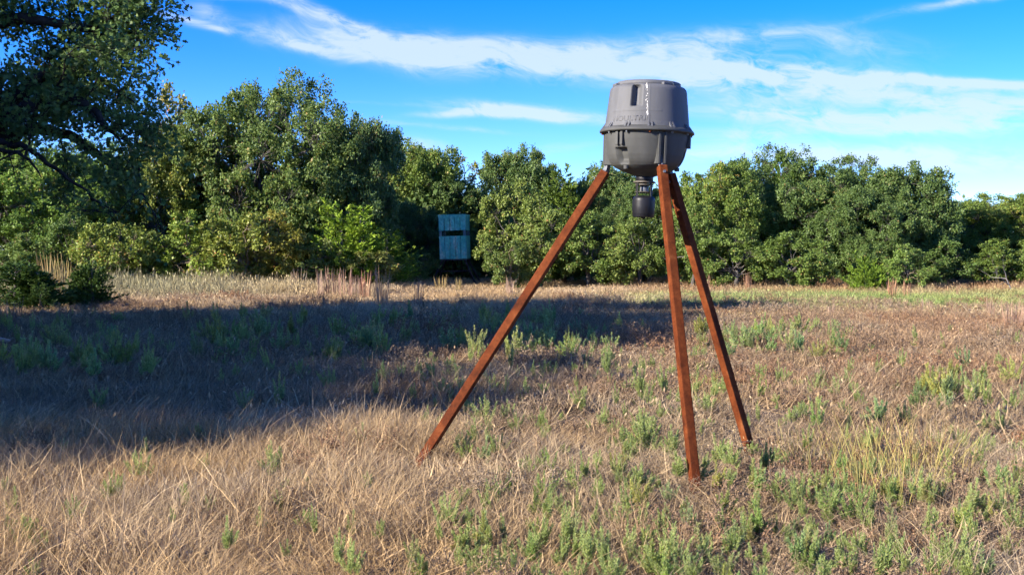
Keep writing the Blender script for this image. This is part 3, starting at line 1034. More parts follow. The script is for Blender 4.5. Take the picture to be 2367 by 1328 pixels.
    # leg sockets with double ribs
    for key, a in phi.items():
        mm = tilt @ Matrix.Rotation(a, 4, 'Z')
        mb = MB()
        # wedge that fills between the tapering bowl and an upright outer face
        w = px(11)
        def wedge(y0, y1, r_out):
            vs = [mm @ Vector(p) for p in ((px(70), y0, rz(384)), (px(70), y1, rz(384)), (r_out, y1, rz(384)), (r_out, y0, rz(384)), (px(90), y0, rz(313)), (px(90), y1, rz(313)), (r_out + px(1), y1, rz(313)), (r_out + px(1), y0, rz(313)))]
            return vs
        mb.add(wedge(-w, w, px(92)), [(0, 1, 2, 3), (4, 7, 6, 5), (0, 3, 7, 4), (1, 5, 6, 2), (3, 2, 6, 7), (0, 4, 5, 1)])
        so = link('leg_socket', mb.mesh('leg_socket', bevel=.003), M['drum_base'], bowl)
        for s in (-1, 1):
            mb = MB()
            yy = s * px(7)
            mb.add(wedge(yy - px(2.6), yy + px(2.6), px(98.5)), [(0, 1, 2, 3), (4, 7, 6, 5), (0, 3, 7, 4), (1, 5, 6, 2), (3, 2, 6, 7), (0, 4, 5, 1)])
            link('rib', mb.mesh('rib', bevel=.002), M['drum_base'], bowl)
    # ---- bird dropping streak
    r = rng(5)
    mb = MB()
    for i in range(60):
        py = 207 + 69 * (i / 59) + r.normal(0, 1)
        if r.random() < (.6 if 219 < py < 251 else .2): continue
        t_ = R(-2.5 + (py - 207) * .035 + r.normal(0, .55))
        rr_ = np.interp(py, [204.2, 205, 207, 210, 213.5, 219, 290], [72, 78, 83, 86, 87.6, 88.5, 96]) / PXM + .0006
        mm = tilt @ Matrix.Rotation(A0 + t_, 4, 'Z')
        s = r.uniform(.0015, .0042) * (1.25 if py < 215 or py > 259 else .8)
        pts = []
        for k in range(8):
            a = 2 * math.pi * k / 8
            pts.append(mm @ Vector((rr_ + .0022, math.cos(a) * s * r.uniform(.7, 1.2), rz(py) + math.sin(a) * s * 1.7 * r.uniform(.7, 1.2))))
        back = [mm @ Vector((rr_ - .004, math.cos(2 * math.pi * k / 8) * s * 1.25, rz(py) + math.sin(2 * math.pi * k / 8) * s * 2.1)) for k in range(8)]
        mb.add(pts + back, [tuple(range(8))] + [(k, k + 8, (k + 1) % 8 + 8, (k + 1) % 8) for k in range(8)])
    link('bird_dropping', mb.mesh('bird_dropping'), M['dropping'], shell)
    # ---- moulded name on the shell
    cu = bpy.data.curves.new('lettering', 'FONT')
    cu.body = 'MOULTRIE'
    cu.size = 1.0
    cu.extrude = 0.0
    cu.resolution_u = 3
    cu.offset = .012
    tmp = bpy.data.objects.new('lettering_tmp', cu)
    C.objects.link(tmp)
    dg = bpy.context.evaluated_depsgraph_get()
    me = bpy.data.meshes.new_from_object(tmp.evaluated_get(dg))
    bpy.data.objects.remove(tmp)
    bm = bmesh.new(); bm.from_mesh(me)
    ex = bmesh.ops.extrude_face_region(bm, geom=bm.faces[:])
    moved = set(v for v in ex['geom'] if isinstance(v, bmesh.types.BMVert))
    xs = [v.co.x for v in bm.verts]; x_a, x_b = min(xs), max(xs)
    for v in bm.verts:
        u_ = (v.co.x - x_a) / (x_b - x_a)
        t_ = R(-52 + 56 * u_)
        py = 290.5 - v.co.y / .72 * 12
        rr_ = np.interp(py, [210, 219, 290, 300], [86, 88.5, 96, 98]) / PXM
        q_ = rr_ + (.0006 if v in moved else -.002)
        v.co = tilt @ Vector((q_ * math.cos(A0 + t_), q_ * math.sin(A0 + t_), rz(py)))
    bm.to_mesh(me); bm.free()
    me.materials.clear()
    link('lettering', me, M['drum'], shell)

    # ---- spinner unit hanging under the bowl
    cx = (1488.0 - 1494.0) / PXM
    un = Matrix.Translation((cx, 0, 0)) @ Matrix.Rotation(R(2.0), 4, 'Y')
    def lathe_part(name, prof, mat, parent=root, n=40, bev=0):
        mb = MB(); mb.lathe([(px(a), zz(b)) for a, b in prof], n)
        me = mb.mesh(name)
        for v in me.vertices:
            c = Vector((0, 0, zz(450)))
            v.co = Matrix.Translation((cx, 0, 0)) @ (Matrix.Translation(c) @ Matrix.Rotation(R(2.0), 4, 'Y') @ Matrix.Translation(-c) @ v.co)
        for p in me.polygons: p.use_smooth = len(p.vertices) == 4
        return link(name, me, mat, parent)
    spin = lathe_part('spinner_neck', [(18, 421), (20, 418), (20, 408), (17, 404)], M['black'])
    lathe_part('spinner_flange', [(24, 423.5), (26.5, 422.5), (25, 420), (20, 418.6)], M['dirty_metal'], spin)
    lathe_part('spinner_ring', [(20, 429), (21, 428.4), (21, 426.6), (20, 426)], M['dirty_metal'], spin)
    lathe_part('spinner_motor', [(9, 447), (10, 446), (10, 431), (8, 429)], M['zinc'], spin)
    lathe_part('spinner_plate', [(19, 445.5), (21.5, 445), (21.5, 443.5), (12, 443)], M['dirty_metal'], spin)
    for k in range(4):
        a = A0 + R(48 + 90 * k)
        mb = MB()
        wv = 2.2 if k % 2 else 3.0
        x_, y_ = cx + math.cos(a) * px(22), math.sin(a) * px(22)
        mm = Matrix.Translation((x_, y_, 0)) @ Matrix.Rotation(a, 4, 'Z')
        mb.box(-px(1), px(1), -px(wv), px(wv), zz(455), zz(421), mm)
        link('spinner_post', mb.mesh('spinner_post', bevel=.001), M['black'], spin)
    can = lathe_part('battery_can', [(10, 502), (23, 502), (23.4, 501.8), (24, 501), (24.2, 496.6), (24.4, 496.2), (25.4, 495.8), (25.6, 495.4), (26, 476), (26, 465), (25.9, 462), (25.4, 459.5), (24.2, 457), (22, 455), (18.5, 453.6), (17.5, 453), (6, 452.4)], M['black'], root, 56)
    lathe_part('can_nub', [(3.5, 505.5), (5.5, 504.5), (6, 501.8)], M['black'], can, 16)
    # ---- legs
    tops = {'front': ((1530, 384), -.25), 'rear': ((1549, 402), .22), 'left': ((1399, 398), .06)}
    feet = {'front': (1609, 1152), 'rear': (1741, 1066), 'left': (964, 1098)}
    for key in ('front', 'rear', 'left'):
        (tx, ty), dz = tops[key]
        a = ray(tx, ty, Z0 + dz)
        b = ground_at(*feet[key])
        d = (b - a).normalized()
        a_ = a - d * .0
        b_ = b + d * .06
        ph = phi[key]
        radial = Vector((math.cos(ph), math.sin(ph), 0))
        if key == 'rear': radial = Vector((math.cos(ph - .12), math.sin(ph - .12), 0))
        e1 = (radial - d * radial.dot(d)).normalized()
        e2 = d.cross(e1)
        w = .0275
        mb = MB()
        vs = []
        for P_ in (a_, b_):
            for (s1, s2) in ((-1, -1), (1, -1), (1, 1), (-1, 1)):
                vs.append(P_ + e1 * s1 * w + e2 * s2 * w - Vector((x0, Z0, 0)))
        mb.add(vs, [(0, 1, 2, 3), (7, 6, 5, 4), (0, 4, 5, 1), (1, 5, 6, 2), (2, 6, 7, 3), (3, 7, 4, 0)])
        leg = link('leg', mb.mesh('leg', bevel=.005), M['rust'], root)
        for p in leg.data.polygons: p.use_smooth = False
        bp = a_ + d * .05 - Vector((x0, Z0, 0)); bn = e1 if key != 'rear' else -e1
        mb = MB(); mb.tube([bp + bn * (w - .002), bp + bn * (w + .008)], [.011, .010], 6)
        link('bolt', mb.mesh('bolt'), M['zinc'], leg)
        # steel tongue from the leg into the socket of the bowl
        up_ = Vector((a.x, a.y, a.z)) - Vector((x0, Z0, 0))
        top_ = tilt @ (Matrix.Rotation(ph, 4, 'Z') @ Vector((px(86), 0, rz(366))))
        mb = MB()
        mb.tube([up_ + d * .03, up_ - d * .015, top_], [.022, .022, .022], 4)
        link('leg_tongue', mb.mesh('leg_tongue'), M['zinc'], leg)


build_feeder()

# ------------------------------------------------------------------ hunting blind
def build_blind():
    def paint(name, stops):
        m, nt, b = mat_new(name)
        n1 = nnoise(nt, 2.6, 6, .65, 'Object', (1, 1, .35)); n2 = nnoise(nt, 9, 5, .7)
        c1 = ramp(nt, n1, stops)
        c2 = ramp(nt, n2, [(.35, (.75, .75, .75)), (.6, (1.1, 1.1, 1.1)), (.75, (1.5, 1.45, 1.3))])
        nt.links.new(nmul(nt, c1, c2), b.inputs['Base Color'])
        b.inputs['Roughness'].default_value = .7
        return m
    teal = paint('faded_teal_paint', [(.3, (.06, .40, .30)), (.42, (.12, .58, .43)), (.56, (.22, .66, .50)), (.64, (.65, .78, .56))])
    wood = simple_material('weathered_wood', [(.3, (.06, .05, .045)), (.7, (.16, .13, .11))], 6, .85, 5, .2, .004)
    wood2 = paint('worn_post_paint', [(.3, (.10, .17, .17)), (.7, (.26, .33, .32))])
    steel = simple_material('dark_steel', [(.3, (.03, .02, .018)), (.7, (.09, .05, .04))], 10, .7, 5, .1, .002)
    pale = simple_material('pale_scratch', [(.3, (.35, .45, .32)), (.7, (.5, .58, .42))], 20, .9)
    Y = 47.0
    k = F / Y
    base = ray(1054, HORIZON, Y)
    root = empty('hunting_blind', (base.x, Y, float(gz(base.x, Y))), 0)
    root.rotation_euler = (0, R(-1.6), R(-5.5))
    tag(root, 'teal boarded box hunting blind on splayed dark legs at the wood edge', 'hunting blind')
    z0, z1 = CAM_H - 25.5 / k, CAM_H + 76.5 / k
    w = 30.5 / k; d = .55
    win0, win1 = CAM_H + (572 - 544.5) / k, CAM_H + (572 - 532.5) / k
    r = rng(8)
    def board(x0_, x1_, y0, y1, za, zb, mat=teal, name='board', parent=root):
        mb = MB(); mb.box(x0_, x1_, y0, y1, za, zb)
        return link(name, mb.mesh(name, bevel=.004), mat, parent)
    # front boards
    def row(za, zb, n, yf):
        e = np.linspace(-w, w, n + 1)
        for i in range(n):
            j = r.uniform(-.004, .004)
            board(e[i] + .010, e[i + 1] - .010, yf + j - .02, yf + j, za + r.uniform(0, .015), zb)
    row(z0, win0, 5, -d); row(win1, z1 - .09, 5, -d)
    row(z0, win0, 5, d + .02); row(win1, z1 - .09, 5, d + .02)
    for s in (-1, 1):
        e = np.linspace(-d + .004, d - .004, 6)
        for i in range(5):
            xa, xb = (w - .003, w + .017) if s > 0 else (-w - .017, -w + .003)
            board(xa, xb, e[i] + .006, e[i + 1] - .006, z0, win0 - .002)
            board(xa, xb, e[i] + .006, e[i + 1] - .006, win1, z1 - .092)
    # window openings: posts and rails in weathered wood
    for sx in (-1, 1):
        for sy in (-1, 1):
            x_ = sx * (w - .05); y_ = sy * (d - .06)
            board(x_ - .05, x_ + .05, y_ - .05, y_ + .05, z0 + .01, z1 - .1, wood2, 'post')
    for sy in (-1, 1):
        board(-w + .02, w - .02, sy * (d - .02) - .018, sy * (d - .02) + .018, win0 - .1, win0 - .004, wood, 'window_sill')
        board(-w + .02, w - .02, sy * (d - .02) - .018, sy * (d - .02) + .018, win1 + .002, win1 + .08, wood, 'window_header')
    board(-w + .012, w - .02, -d - .028, -d - .021, win0 - .055, win0 - .012, teal, 'ledge')
    # roof and fascia
    board(-w - .03, w + .03, -d - .05, d + .05, z1 - .035, z1, teal, 'roof')
    board(-w - .022, w + .022, -d - .04, -d - .021, z1 - .125, z1 - .037, teal, 'fascia')
    board(w + .018, w + .028, -d - .03, d + .03, z1 - .125, z1 - .037, teal, 'fascia')
    # floor
    board(-w + .01, w - .01, -d + .01, d - .01, z0 - .05, z0 - .002, wood, 'floor_deck')
    # scratches of bare wood
    for (xa, za, xb, zb) in ((-.17, 1.36, -.09, 1.66), (.08, 1.38, .22, 1.72), (.03, 1.46, .2, 1.44), (-.05, 1.2, .06, 1.12), (-.12, 2.3, -.04, 2.42)):
        mb = MB()
        mb.tube([(xa, -d - .026, za), ((xa + xb) / 2 + .02, -d - .026, (za + zb) / 2), (xb, -d - .026, zb)], [.006, .012, .005], 5)
        link('scratch', mb.mesh('scratch'), pale, root)
    # legs and braces
    zt = z0 - .02
    fe = {}
    for sx in (-1, 1):
        for sy in (-1, 1):
            mb = MB()
            ax_, ay_ = sx * (w - .08), sy * (d - .08)
            bx_, by_ = sx * (w + .42), sy * (d + .25)
            mb.tube([(ax_, ay_, zt), (bx_, by_, -.1)], [.04, .04], 4)
            link('leg', mb.mesh('leg'), steel, root)
    for sy in (-1, 1):
        mb = MB(); mb.tube([(-w - .15, sy * (d + .06), .55), (w + .15, sy * (d + .06), .55)], [.018, .018], 4)
        link('brace', mb.mesh('brace'), steel, root)
    # ladder under the floor
    for sx in (-1, 1):
        mb = MB(); mb.tube([(sx * .18, d - .1, zt), (sx * .18, d + .1, -.1)], [.02, .02], 4)
        link('ladder_rail', mb.mesh('ladder_rail'), steel, root)


build_blind()
# ------------------------------------------------------------------ grass and forbs of the field (one mass each, scattered clumps)
protos_col = bpy.data.collections.new('clump_shapes')      # never linked to the scene


def blades_mesh(name, seed, n, rad, h, width, lean=(.25, 0), curl=.5, fallen=.15, segs=3, seed_heads=0.0):
    r = rng(seed)
    a = r.uniform(0, 2 * math.pi, n); q_ = rad * np.sqrt(r.uniform(0, 1, n))
    base = np.stack([q_ * np.cos(a), q_ * np.sin(a), np.full(n, -.02)], -1)
    hh = h * r.uniform(.45, 1.15, n)
    d0 = np.stack([r.normal(lean[0] * .5, .36, n), r.normal(lean[1] * .5, .36, n), np.ones(n)], -1)
    fl = r.random(n) < fallen
    d0[fl] = np.stack([r.normal(0, 1, fl.sum()), r.normal(0, 1, fl.sum()), r.uniform(.1, .5, fl.sum())], -1)
    d0 = norm(d0)
    bend = np.stack([r.normal(lean[0], .6, n), r.normal(lean[1], .6, n), r.normal(-.3, .25, n)], -1) * curl
    side = norm(np.cross(d0, norm(r.normal(0, 1, (n, 3)))))
    rows = []
    wk = np.exp(r.normal(-.12, .42, n))
    for s in range(segs + 1):
        t = s / segs
        p = base + (d0 * t + bend * t * t) * hh[:, None]
        p[:, 2] = np.maximum(p[:, 2], -.02 if s == 0 else .008 + .01 * r.random(n))
        wd = width * wk * (1 - t) ** .7 * (1 if s else .8) * r.uniform(.8, 1.2, n)
        if s == segs: wd = np.full(n, width * .12)
        rows.append((p - side * wd[:, None] * .5, p + side * wd[:, None] * .5))
    V = np.stack([x for rr_ in rows for x in rr_], 1)               # n, 2*(segs+1), 3
    k = V.shape[1]
    idx = np.arange(n)[:, None] * k
    faces = np.concatenate([idx + np.array([2 * s, 2 * s + 1, 2 * s + 3, 2 * s + 2]) for s in range(segs)], 0)
    tint = np.clip(np.tile(r.normal(.5, .27, n), segs), 0, 1)
    verts = V.reshape(-1, 3)
    if seed_heads > 0:
        m_ = int(n * seed_heads)
        tip = (rows[-1][0] + rows[-1][1])[:m_] / 2
        dd = norm(d0[:m_] + bend[:m_])
        sd = side[:m_]
        L_ = h * .14
        quad = np.stack([tip - dd * L_ * .9, tip - dd * L_ * .3 + sd * width * 1.3, tip + dd * L_ * .3, tip - dd * L_ * .3 - sd * width * 1.3], 1)
        off = len(verts)
        verts = np.concatenate([verts, quad.reshape(-1, 3)])
        faces = np.concatenate([faces, off + np.arange(m_ * 4).reshape(m_, 4)])
        tint = np.concatenate([tint, np.clip(r.normal(.6, .2, m_), 0, 1)])
    return raw_mesh(name, verts, faces, tint)


def forb_mesh(name, seed, plants, rad, h, bits, leaf):
    """dry twiggy forbs: thin branching stems that carry many small curled leaves"""
    r = rng(seed)
    P, D, S, ST = [], [], [], []
    vs, fs = [], []
    for i in range(plants):
        a = r.uniform(0, 2 * math.pi); q_ = rad * math.sqrt(r.random())
        b = np.array([q_ * math.cos(a), q_ * math.sin(a), -.02])
        H = h * r.uniform(.55, 1.15)
        d = norm(np.array([r.normal(0, .2), r.normal(0, .2), 1]))
        main = [(b, b + d * H)]
        for j in range(5):
            t = r.uniform(.3, .85)
            st = b + d * H * t
            main.append((st, st + norm(d + r.normal(0, .6, 3)) * H * r.uniform(.25, .5)))
        for (p0, p1) in main:
            sd = norm(np.cross(p1 - p0, r.normal(0, 1, 3))) * .0035
            n0 = len(vs)
            vs += [p0 - sd, p0 + sd, p1 + sd * .4, p1 - sd * .4]
            fs.append((n0, n0 + 1, n0 + 2, n0 + 3)); ST.append(r.uniform(.1, .5))
            for k in range(bits):
                t = r.uniform(.25, 1)
                c = p0 + (p1 - p0) * t + r.normal(0, .012, 3)
                dd = norm(norm(p1 - p0) * .5 + r.normal(0, .8, 3)) * leaf * r.uniform(.6, 1.4)
                s2 = norm(np.cross(dd, r.normal(0, 1, 3))) * leaf * .19
                n0 = len(vs)
                vs += [c, c + dd * .5 - s2, c + dd, c + dd * .5 + s2]
                fs.append((n0, n0 + 1, n0 + 2, n0 + 3)); ST.append(np.clip(r.normal(.5, .25), 0, 1))
    return raw_mesh(name, np.array(vs), np.array(fs), ST)


def clump_set(prefix, meshes, mat):
    col = bpy.data.collections.new(prefix)
    for i, me in enumerate(meshes):
        me.materials.append(mat)
        o = bpy.data.objects.new('%s_%02d' % (prefix, i), me)
        col.objects.link(o)
    return col


def scatter(name, label, col, pts, rot, scl, idx, gcol):
    me = bpy.data.meshes.new(name)
    me.vertices.add(len(pts))
    me.vertices.foreach_set('co', np.ascontiguousarray(pts, np.float32).ravel())
    a = me.attributes.new('rot', 'FLOAT_VECTOR', 'POINT'); a.data.foreach_set('vector', np.ascontiguousarray(rot, np.float32).ravel())
    a = me.attributes.new('scl', 'FLOAT_VECTOR', 'POINT'); a.data.foreach_set('vector', np.ascontiguousarray(scl, np.float32).ravel())
    a = me.attributes.new('idx', 'INT', 'POINT'); a.data.foreach_set('value', np.ascontiguousarray(idx, np.int32))
    g4 = np.concatenate([gcol, np.ones((len(gcol), 1))], 1)
    a = me.attributes.new('gcol', 'FLOAT_COLOR', 'POINT'); a.data.foreach_set('color', np.ascontiguousarray(g4, np.float32).ravel())
    o = link(name, me)
    tag(o, label, 'grass', kind='stuff')
    ng = bpy.data.node_groups.new(name, 'GeometryNodeTree')
    ng.interface.new_socket('Geometry', in_out='INPUT', socket_type='NodeSocketGeometry')
    ng.interface.new_socket('Geometry', in_out='OUTPUT', socket_type='NodeSocketGeometry')
    N, L = ng.nodes, ng.links
    gi, go = N.new('NodeGroupInput'), N.new('NodeGroupOutput')
    mp = N.new('GeometryNodeMeshToPoints')
    ip = N.new('GeometryNodeInstanceOnPoints')
    ci = N.new('GeometryNodeCollectionInfo')
    ci.inputs['Collection'].default_value = col
    ci.inputs['Separate Children'].default_value = True
    ci.inputs['Reset Children'].default_value = True
    ip.inputs['Pick Instance'].default_value = True
    def attr(nm, ty):
        n = N.new('GeometryNodeInputNamedAttribute'); n.data_type = ty; n.inputs['Name'].default_value = nm
        return n.outputs['Attribute']
    L.new(gi.outputs[0], mp.inputs['Mesh'])
    L.new(mp.outputs[0], ip.inputs['Points'])
    L.new(ci.outputs[0], ip.inputs['Instance'])
    L.new(attr('idx', 'INT'), ip.inputs['Instance Index'])
    er = N.new('FunctionNodeEulerToRotation')
    L.new(attr('rot', 'FLOAT_VECTOR'), er.inputs[0]); L.new(er.outputs[0], ip.inputs['Rotation'])
    L.new(attr('scl', 'FLOAT_VECTOR'), ip.inputs['Scale'])
    L.new(ip.outputs[0], go.inputs[0])
    md = o.modifiers.new('scatter', 'NODES'); md.node_group = ng
    return o


def vnoise(x, y, s, seed=0):
    """cheap smooth noise in about [-1, 1]"""
    o = seed * 3.7
    return (np.sin(x / s * 1.9 + 1.3 * np.sin(y / s * 1.1 + o) + o) + np.sin(y / s * 2.3 + 1.7 * np.sin(x / s * .9 - o) + 2 * o) + .6 * np.sin((x + y) / s * 4.1 + o) * np.sin((x - y) / s * 3.3)) / 2.4


def sample_field(r, y0, y1, density, margin=2.0):
    """points on the ground inside the view wedge plus a margin at both sides"""
    ymax = y1
    wmax = .44 * y1 + margin
    st = density ** -.5
    gy, gx = np.meshgrid(np.arange(y0, y1, st), np.arange(-wmax, wmax, st), indexing='ij')
    y = (gy + r.uniform(-.55, .55, gy.shape) * st).ravel(); x = (gx + r.uniform(-.55, .55, gx.shape) * st).ravel()
    sh = r.permutation(len(x)); x, y = x[sh], y[sh]
    k = np.abs(x) < .44 * y + margin
    return x[k], y[k]


def to_px(x, y):
    return 1183.5 + F * x / y, HORIZON + F * CAM_H / y


TAN = np.array([.47, .335, .185]); STRAW = np.array([.53, .42, .285]); GOLD = np.array([.47, .31, .14]); BROWN = np.array([.24, .15, .09])
MAUVE = np.array([.30, .21, .13]); RUST = np.array([.32, .165, .085]); GREENY = np.array([.25, .33, .10]); GREY = np.array([.39, .325, .225]); PALE = np.array([.36, .33, .19])


def lerp(a, b, t):
    t = np.clip(t, 0, 1)[:, None]
    return a * (1 - t) + b * t


FEET = [tuple(ground_at(*q_)[:2]) for q_ in ((1609, 1152), (1741, 1066), (964, 1098))]


def field():
    r = rng(123)
    fine = clump_set('fine_grass', [blades_mesh('fine_grass', 200 + i, 780, .32, .26 + .03 * (i % 3), .0044, lean=(.14, .03), curl=.48, fallen=.24, seed_heads=0) for i in range(6)], M['grass'])
    # --- near grass
    x, y = sample_field(r, 3.6, 9.5, 5.6, 1.6)
    px, py = to_px(x, y)
    nz = vnoise(x, y, 1.3, 1); nz2 = vnoise(x, y, .5, 2)
    right = np.clip((px - 850) / 700, 0, 1)
    keep = r.random(len(x)) < 1 - .25 * right
    x, y, px, py, nz, nz2, right = [q_[keep] for q_ in (x, y, px, py, nz, nz2, right)]
    col = lerp(TAN * np.ones((len(x), 3)), STRAW, .35 + .5 * nz)
    col = lerp(col, GOLD, np.clip(.35 - .6 * nz2, 0, .7) * (1 - right))
    col = lerp(col, lerp(BROWN * np.ones((len(x), 3)), GREY, .8 + .5 * nz2), right * (.35 + .3 * nz))
    n = len(x)
    rot = np.stack([r.normal(0, .06, n), r.normal(0, .06, n), np.where(r.random(n) < .4, r.uniform(0, 6.28, n), r.normal(0, .8, n))], -1)
    hs = r.uniform(.65, 1.1, n) * (1 - .3 * right) * (1 + .15 * nz)
    scl = np.stack([r.uniform(.9, 1.2, n), r.uniform(.9, 1.2, n), hs], -1)
    for fx, fy in FEET:
        hs = hs * (1 - .35 * np.exp(-((x - fx) ** 2 + (y - fy + .12) ** 2) / .09))
    pts = np.stack([x, y, gz(x, y)], -1)
    scatter('tan_grass', 'tan dry grass covering the near ground', fine, pts, rot, scl, r.integers(0, 6, n), col * r.uniform(.85, 1.15, (n, 1)))
    # --- near litter and dry forbs
    forb = clump_set('dry_forbs', [forb_mesh('dry_forbs', 300 + i, 46, .36, .19, 6, .017) for i in range(6)], M['forb'])
    x, y = sample_field(r, 3.8, 16, 3.8, 1.6)
    px, py = to_px(x, y)
    nz = vnoise(x, y, 1.7, 3)
    p_keep = np.clip((px - 650) / 600, .08, 1) * np.where(py > 960, .5, .8)
    p_keep = np.where(py < 960, np.maximum(p_keep, .6), p_keep)
    keep = r.random(len(x)) < p_keep
    x, y, px, py, nz = [q_[keep] for q_ in (x, y, px, py, nz)]
    n = len(x)
    col = lerp(MAUVE * np.ones((n, 3)), RUST, .3 + .6 * nz)
    col = lerp(col, GREY, r.uniform(-.3, .75, n)); col = lerp(col, BROWN, r.uniform(-.6, .6, n))
    rot = np.stack([r.normal(0, .08, n), r.normal(0, .08, n), r.uniform(0, 6.28, n)], -1)
    s = r.uniform(.7, 1.15, n)
    scatter('dry_forbs', 'brown dry forbs tangled between the grasses', forb, np.stack([x, y, gz(x, y)], -1), rot, np.stack([s, s, s * r.uniform(.7, 1.1, n)], -1), r.integers(0, 6, n), col)
    # --- middle grass
    mid = clump_set('mid_grass', [blades_mesh('mid_grass', 220 + i, 660, .6, .27 + .04 * (i % 3), .0068, lean=(.25, 0), curl=.5, fallen=.28, seed_heads=.05) for i in range(5)], M['grass'])
    x, y = sample_field(r, 9.0, 24, 1.65, 2.5)
    px, py = to_px(x, y)
    nz = vnoise(x, y, 2.4, 4); nz2 = vnoise(x, y, .9, 5)
    n = len(x)
    right = np.clip((px - 900) / 500, 0, 1)
    far = np.clip((y - 11) / 6, 0, 1)
    col = lerp(lerp(TAN * np.ones((n, 3)), GREY, .35 + .4 * nz2), MAUVE, .45 + .4 * nz)
    col = lerp(col, RUST, np.clip(.25 + .5 * vnoise(x, y, 3.0, 6), 0, .7) * right * far)
    col = lerp(col, STRAW, np.clip(nz2 - .3, 0, .5))
    rot = np.stack([r.normal(0, .06, n), r.normal(0, .06, n), r.uniform(-1.2, 1.2, n)], -1)
    hs = r.uniform(.55, 1.0, n) * (1 + .15 * nz)
    scatter('field_grass', 'brown and straw grass across the middle of the field', mid, np.stack([x, y, gz(x, y)], -1), rot, np.stack([r.uniform(.9, 1.2, n)] * 2 + [hs], -1), r.integers(0, 5, n), col * r.uniform(.85, 1.15, (n, 1)))
    # --- middle forbs
    forb2 = clump_set('mid_forbs', [forb_mesh('mid_forbs', 320 + i, 64, .66, .25, 6, .026) for i in range(5)], M['forb'])
    x, y = sample_field(r, 14, 33, 1.1, 2.5)
    px, py = to_px(x, y)
    keep = (y < 24) | (r.random(len(x)) < .3) | ((px > 1300) & (y < 28))
    x, y, px, py = [q_[keep] for q_ in (x, y, px, py)]
    n = len(x)
    nz = vnoise(x, y, 3.0, 7)
    col = lerp(MAUVE * np.ones((n, 3)), RUST, .35 + .6 * nz)
    col = lerp(col, GREY, r.uniform(-.4, .6, n))
    s = r.uniform(.75, 1.2, n)
    rot = np.stack([r.normal(0, .06, n), r.normal(0, .06, n), r.uniform(0, 6.28, n)], -1)
    scatter('field_forbs', 'reddish brown forbs across the middle of the field', forb2, np.stack([x, y, gz(x, y)], -1), rot, np.stack([s, s, s * r.uniform(.7, 1.1, n)], -1), r.integers(0, 5, n), col)
    # --- far grass
    farc = clump_set('far_grass', [blades_mesh('far_grass', 240 + i, 700, 1.0, .36, .013, lean=(.1, 0), curl=.35, fallen=.08, seed_heads=.1) for i in range(5)], M['grass'])
    x, y = sample_field(r, 23, 52, .72, 5)
    px, py = to_px(x, y)
    n = len(x)
    nz = vnoise(x, y, 4.0, 8); nz2 = vnoise(x, y, 1.6, 9)
    leftz = np.clip((900 - px) / 500, 0, 1)
    rightz = np.clip((px - 1350) / 250, 0, 1)
    col = lerp(lerp(TAN * np.ones((n, 3)), STRAW, .35 + .5 * nz), GOLD, .25 + .4 * nz2)
    green = rightz * np.clip(1.4 - np.abs(y - 31.5) / 6, 0, 1) * (.85 + .4 * nz2)
    col = lerp(col, GREENY, green)
    edge = rightz * np.clip((y - 36) / 4, 0, 1)
    col = lerp(col, lerp(TAN * np.ones((n, 3)), RUST, .45 + .3 * nz2), edge)
    pale = leftz * np.clip((y - 32) / 3, 0, 1)
    col = lerp(col, PALE, pale)
    hs = r.uniform(.5, .9, n) * (.8 + .2 * nz) + 2.0 * pale * np.clip((y - 33) / 4, 0, 1) * r.uniform(.6, 1.1, n) + .6 * edge * r.uniform(0, 1, n)
    rot = np.stack([r.normal(0, .04, n), r.normal(0, .04, n), r.uniform(0, 6.28, n)], -1)
    w_ = r.uniform(.85, 1.15, n)
    scatter('far_grass', 'tan and green grass running to the foot of the wood', farc, np.stack([x, y, gz(x, y)], -1), rot, np.stack([w_, w_, hs], -1), r.integers(0, 5, n), col * r.uniform(.85, 1.15, (n, 1)))


field()


# ------------------------------------------------------------------ green weeds, each a plant of its own
def weed_mesh(seed, h, n_branch, spread, leaf, per0):
    r = rng(seed)
    mb = MB()
    P, D, Nn, S, T = [], [], [], [], []
    for i in range(n_branch):
        a = r.uniform(0, 2 * math.pi)
        k = 0 if i == 0 else r.uniform(.25, 1)
        H = h * (1 if i == 0 else r.uniform(.5, .92))
        tip = np.array([math.cos(a) * spread * k, math.sin(a) * spread * k, H])
        t0 = 0 if i == 0 else r.uniform(.05, .35)
        st = np.array([0, 0, h * t0 * .6])
        t = np.linspace(0, 1, 6)[:, None]
        path = st + (tip - st) * np.concatenate([t ** 1.0, t ** 1.0, t ** .85], 1) + r.normal(0, .006, (6, 3)) * t
        path[:, :2] = st[:2] + (tip - st)[:2] * (t ** .75)
        mb.tube(path, np.linspace(.0042, .0014, 6) * (1.3 if i == 0 else 1), 4, cap=False)
        per = int(per0 * 1.5)
        u = r.uniform(.18, 1.0, per) ** .75
        c = np.stack([np.interp(u, t[:, 0], path[:, j]) for j in range(3)], -1)
        ax = norm(tip - st)
        out = norm(np.cross(ax, norm(r.normal(0, 1, (per, 3)))))
        dd = norm(out * (.95 - .45 * u[:, None]) + ax * (.55 + .5 * u[:, None]) + r.normal(0, .18, (per, 3)))
        P.append(c); D.append(dd); Nn.append(norm(ax * .5 + r.normal(0, .8, (per, 3))))
        S.append(leaf * .85 * r.uniform(.7, 1.2, per) * (1.15 - .65 * u)); T.append(np.clip(r.normal(.5, .16, per) + .28 * (u - .6), 0, .97))
    fol = leaves_mesh('foliage', np.concatenate(P), np.concatenate(D), np.concatenate(Nn), np.concatenate(S), LEAF_NARROW * np.array([1, .8, 1]), np.concatenate(T))
    fol.materials.append(M['weed_leaf'])
    st = mb.mesh('stem', smooth=True); st.materials.append(M['stem'])
    return st, fol


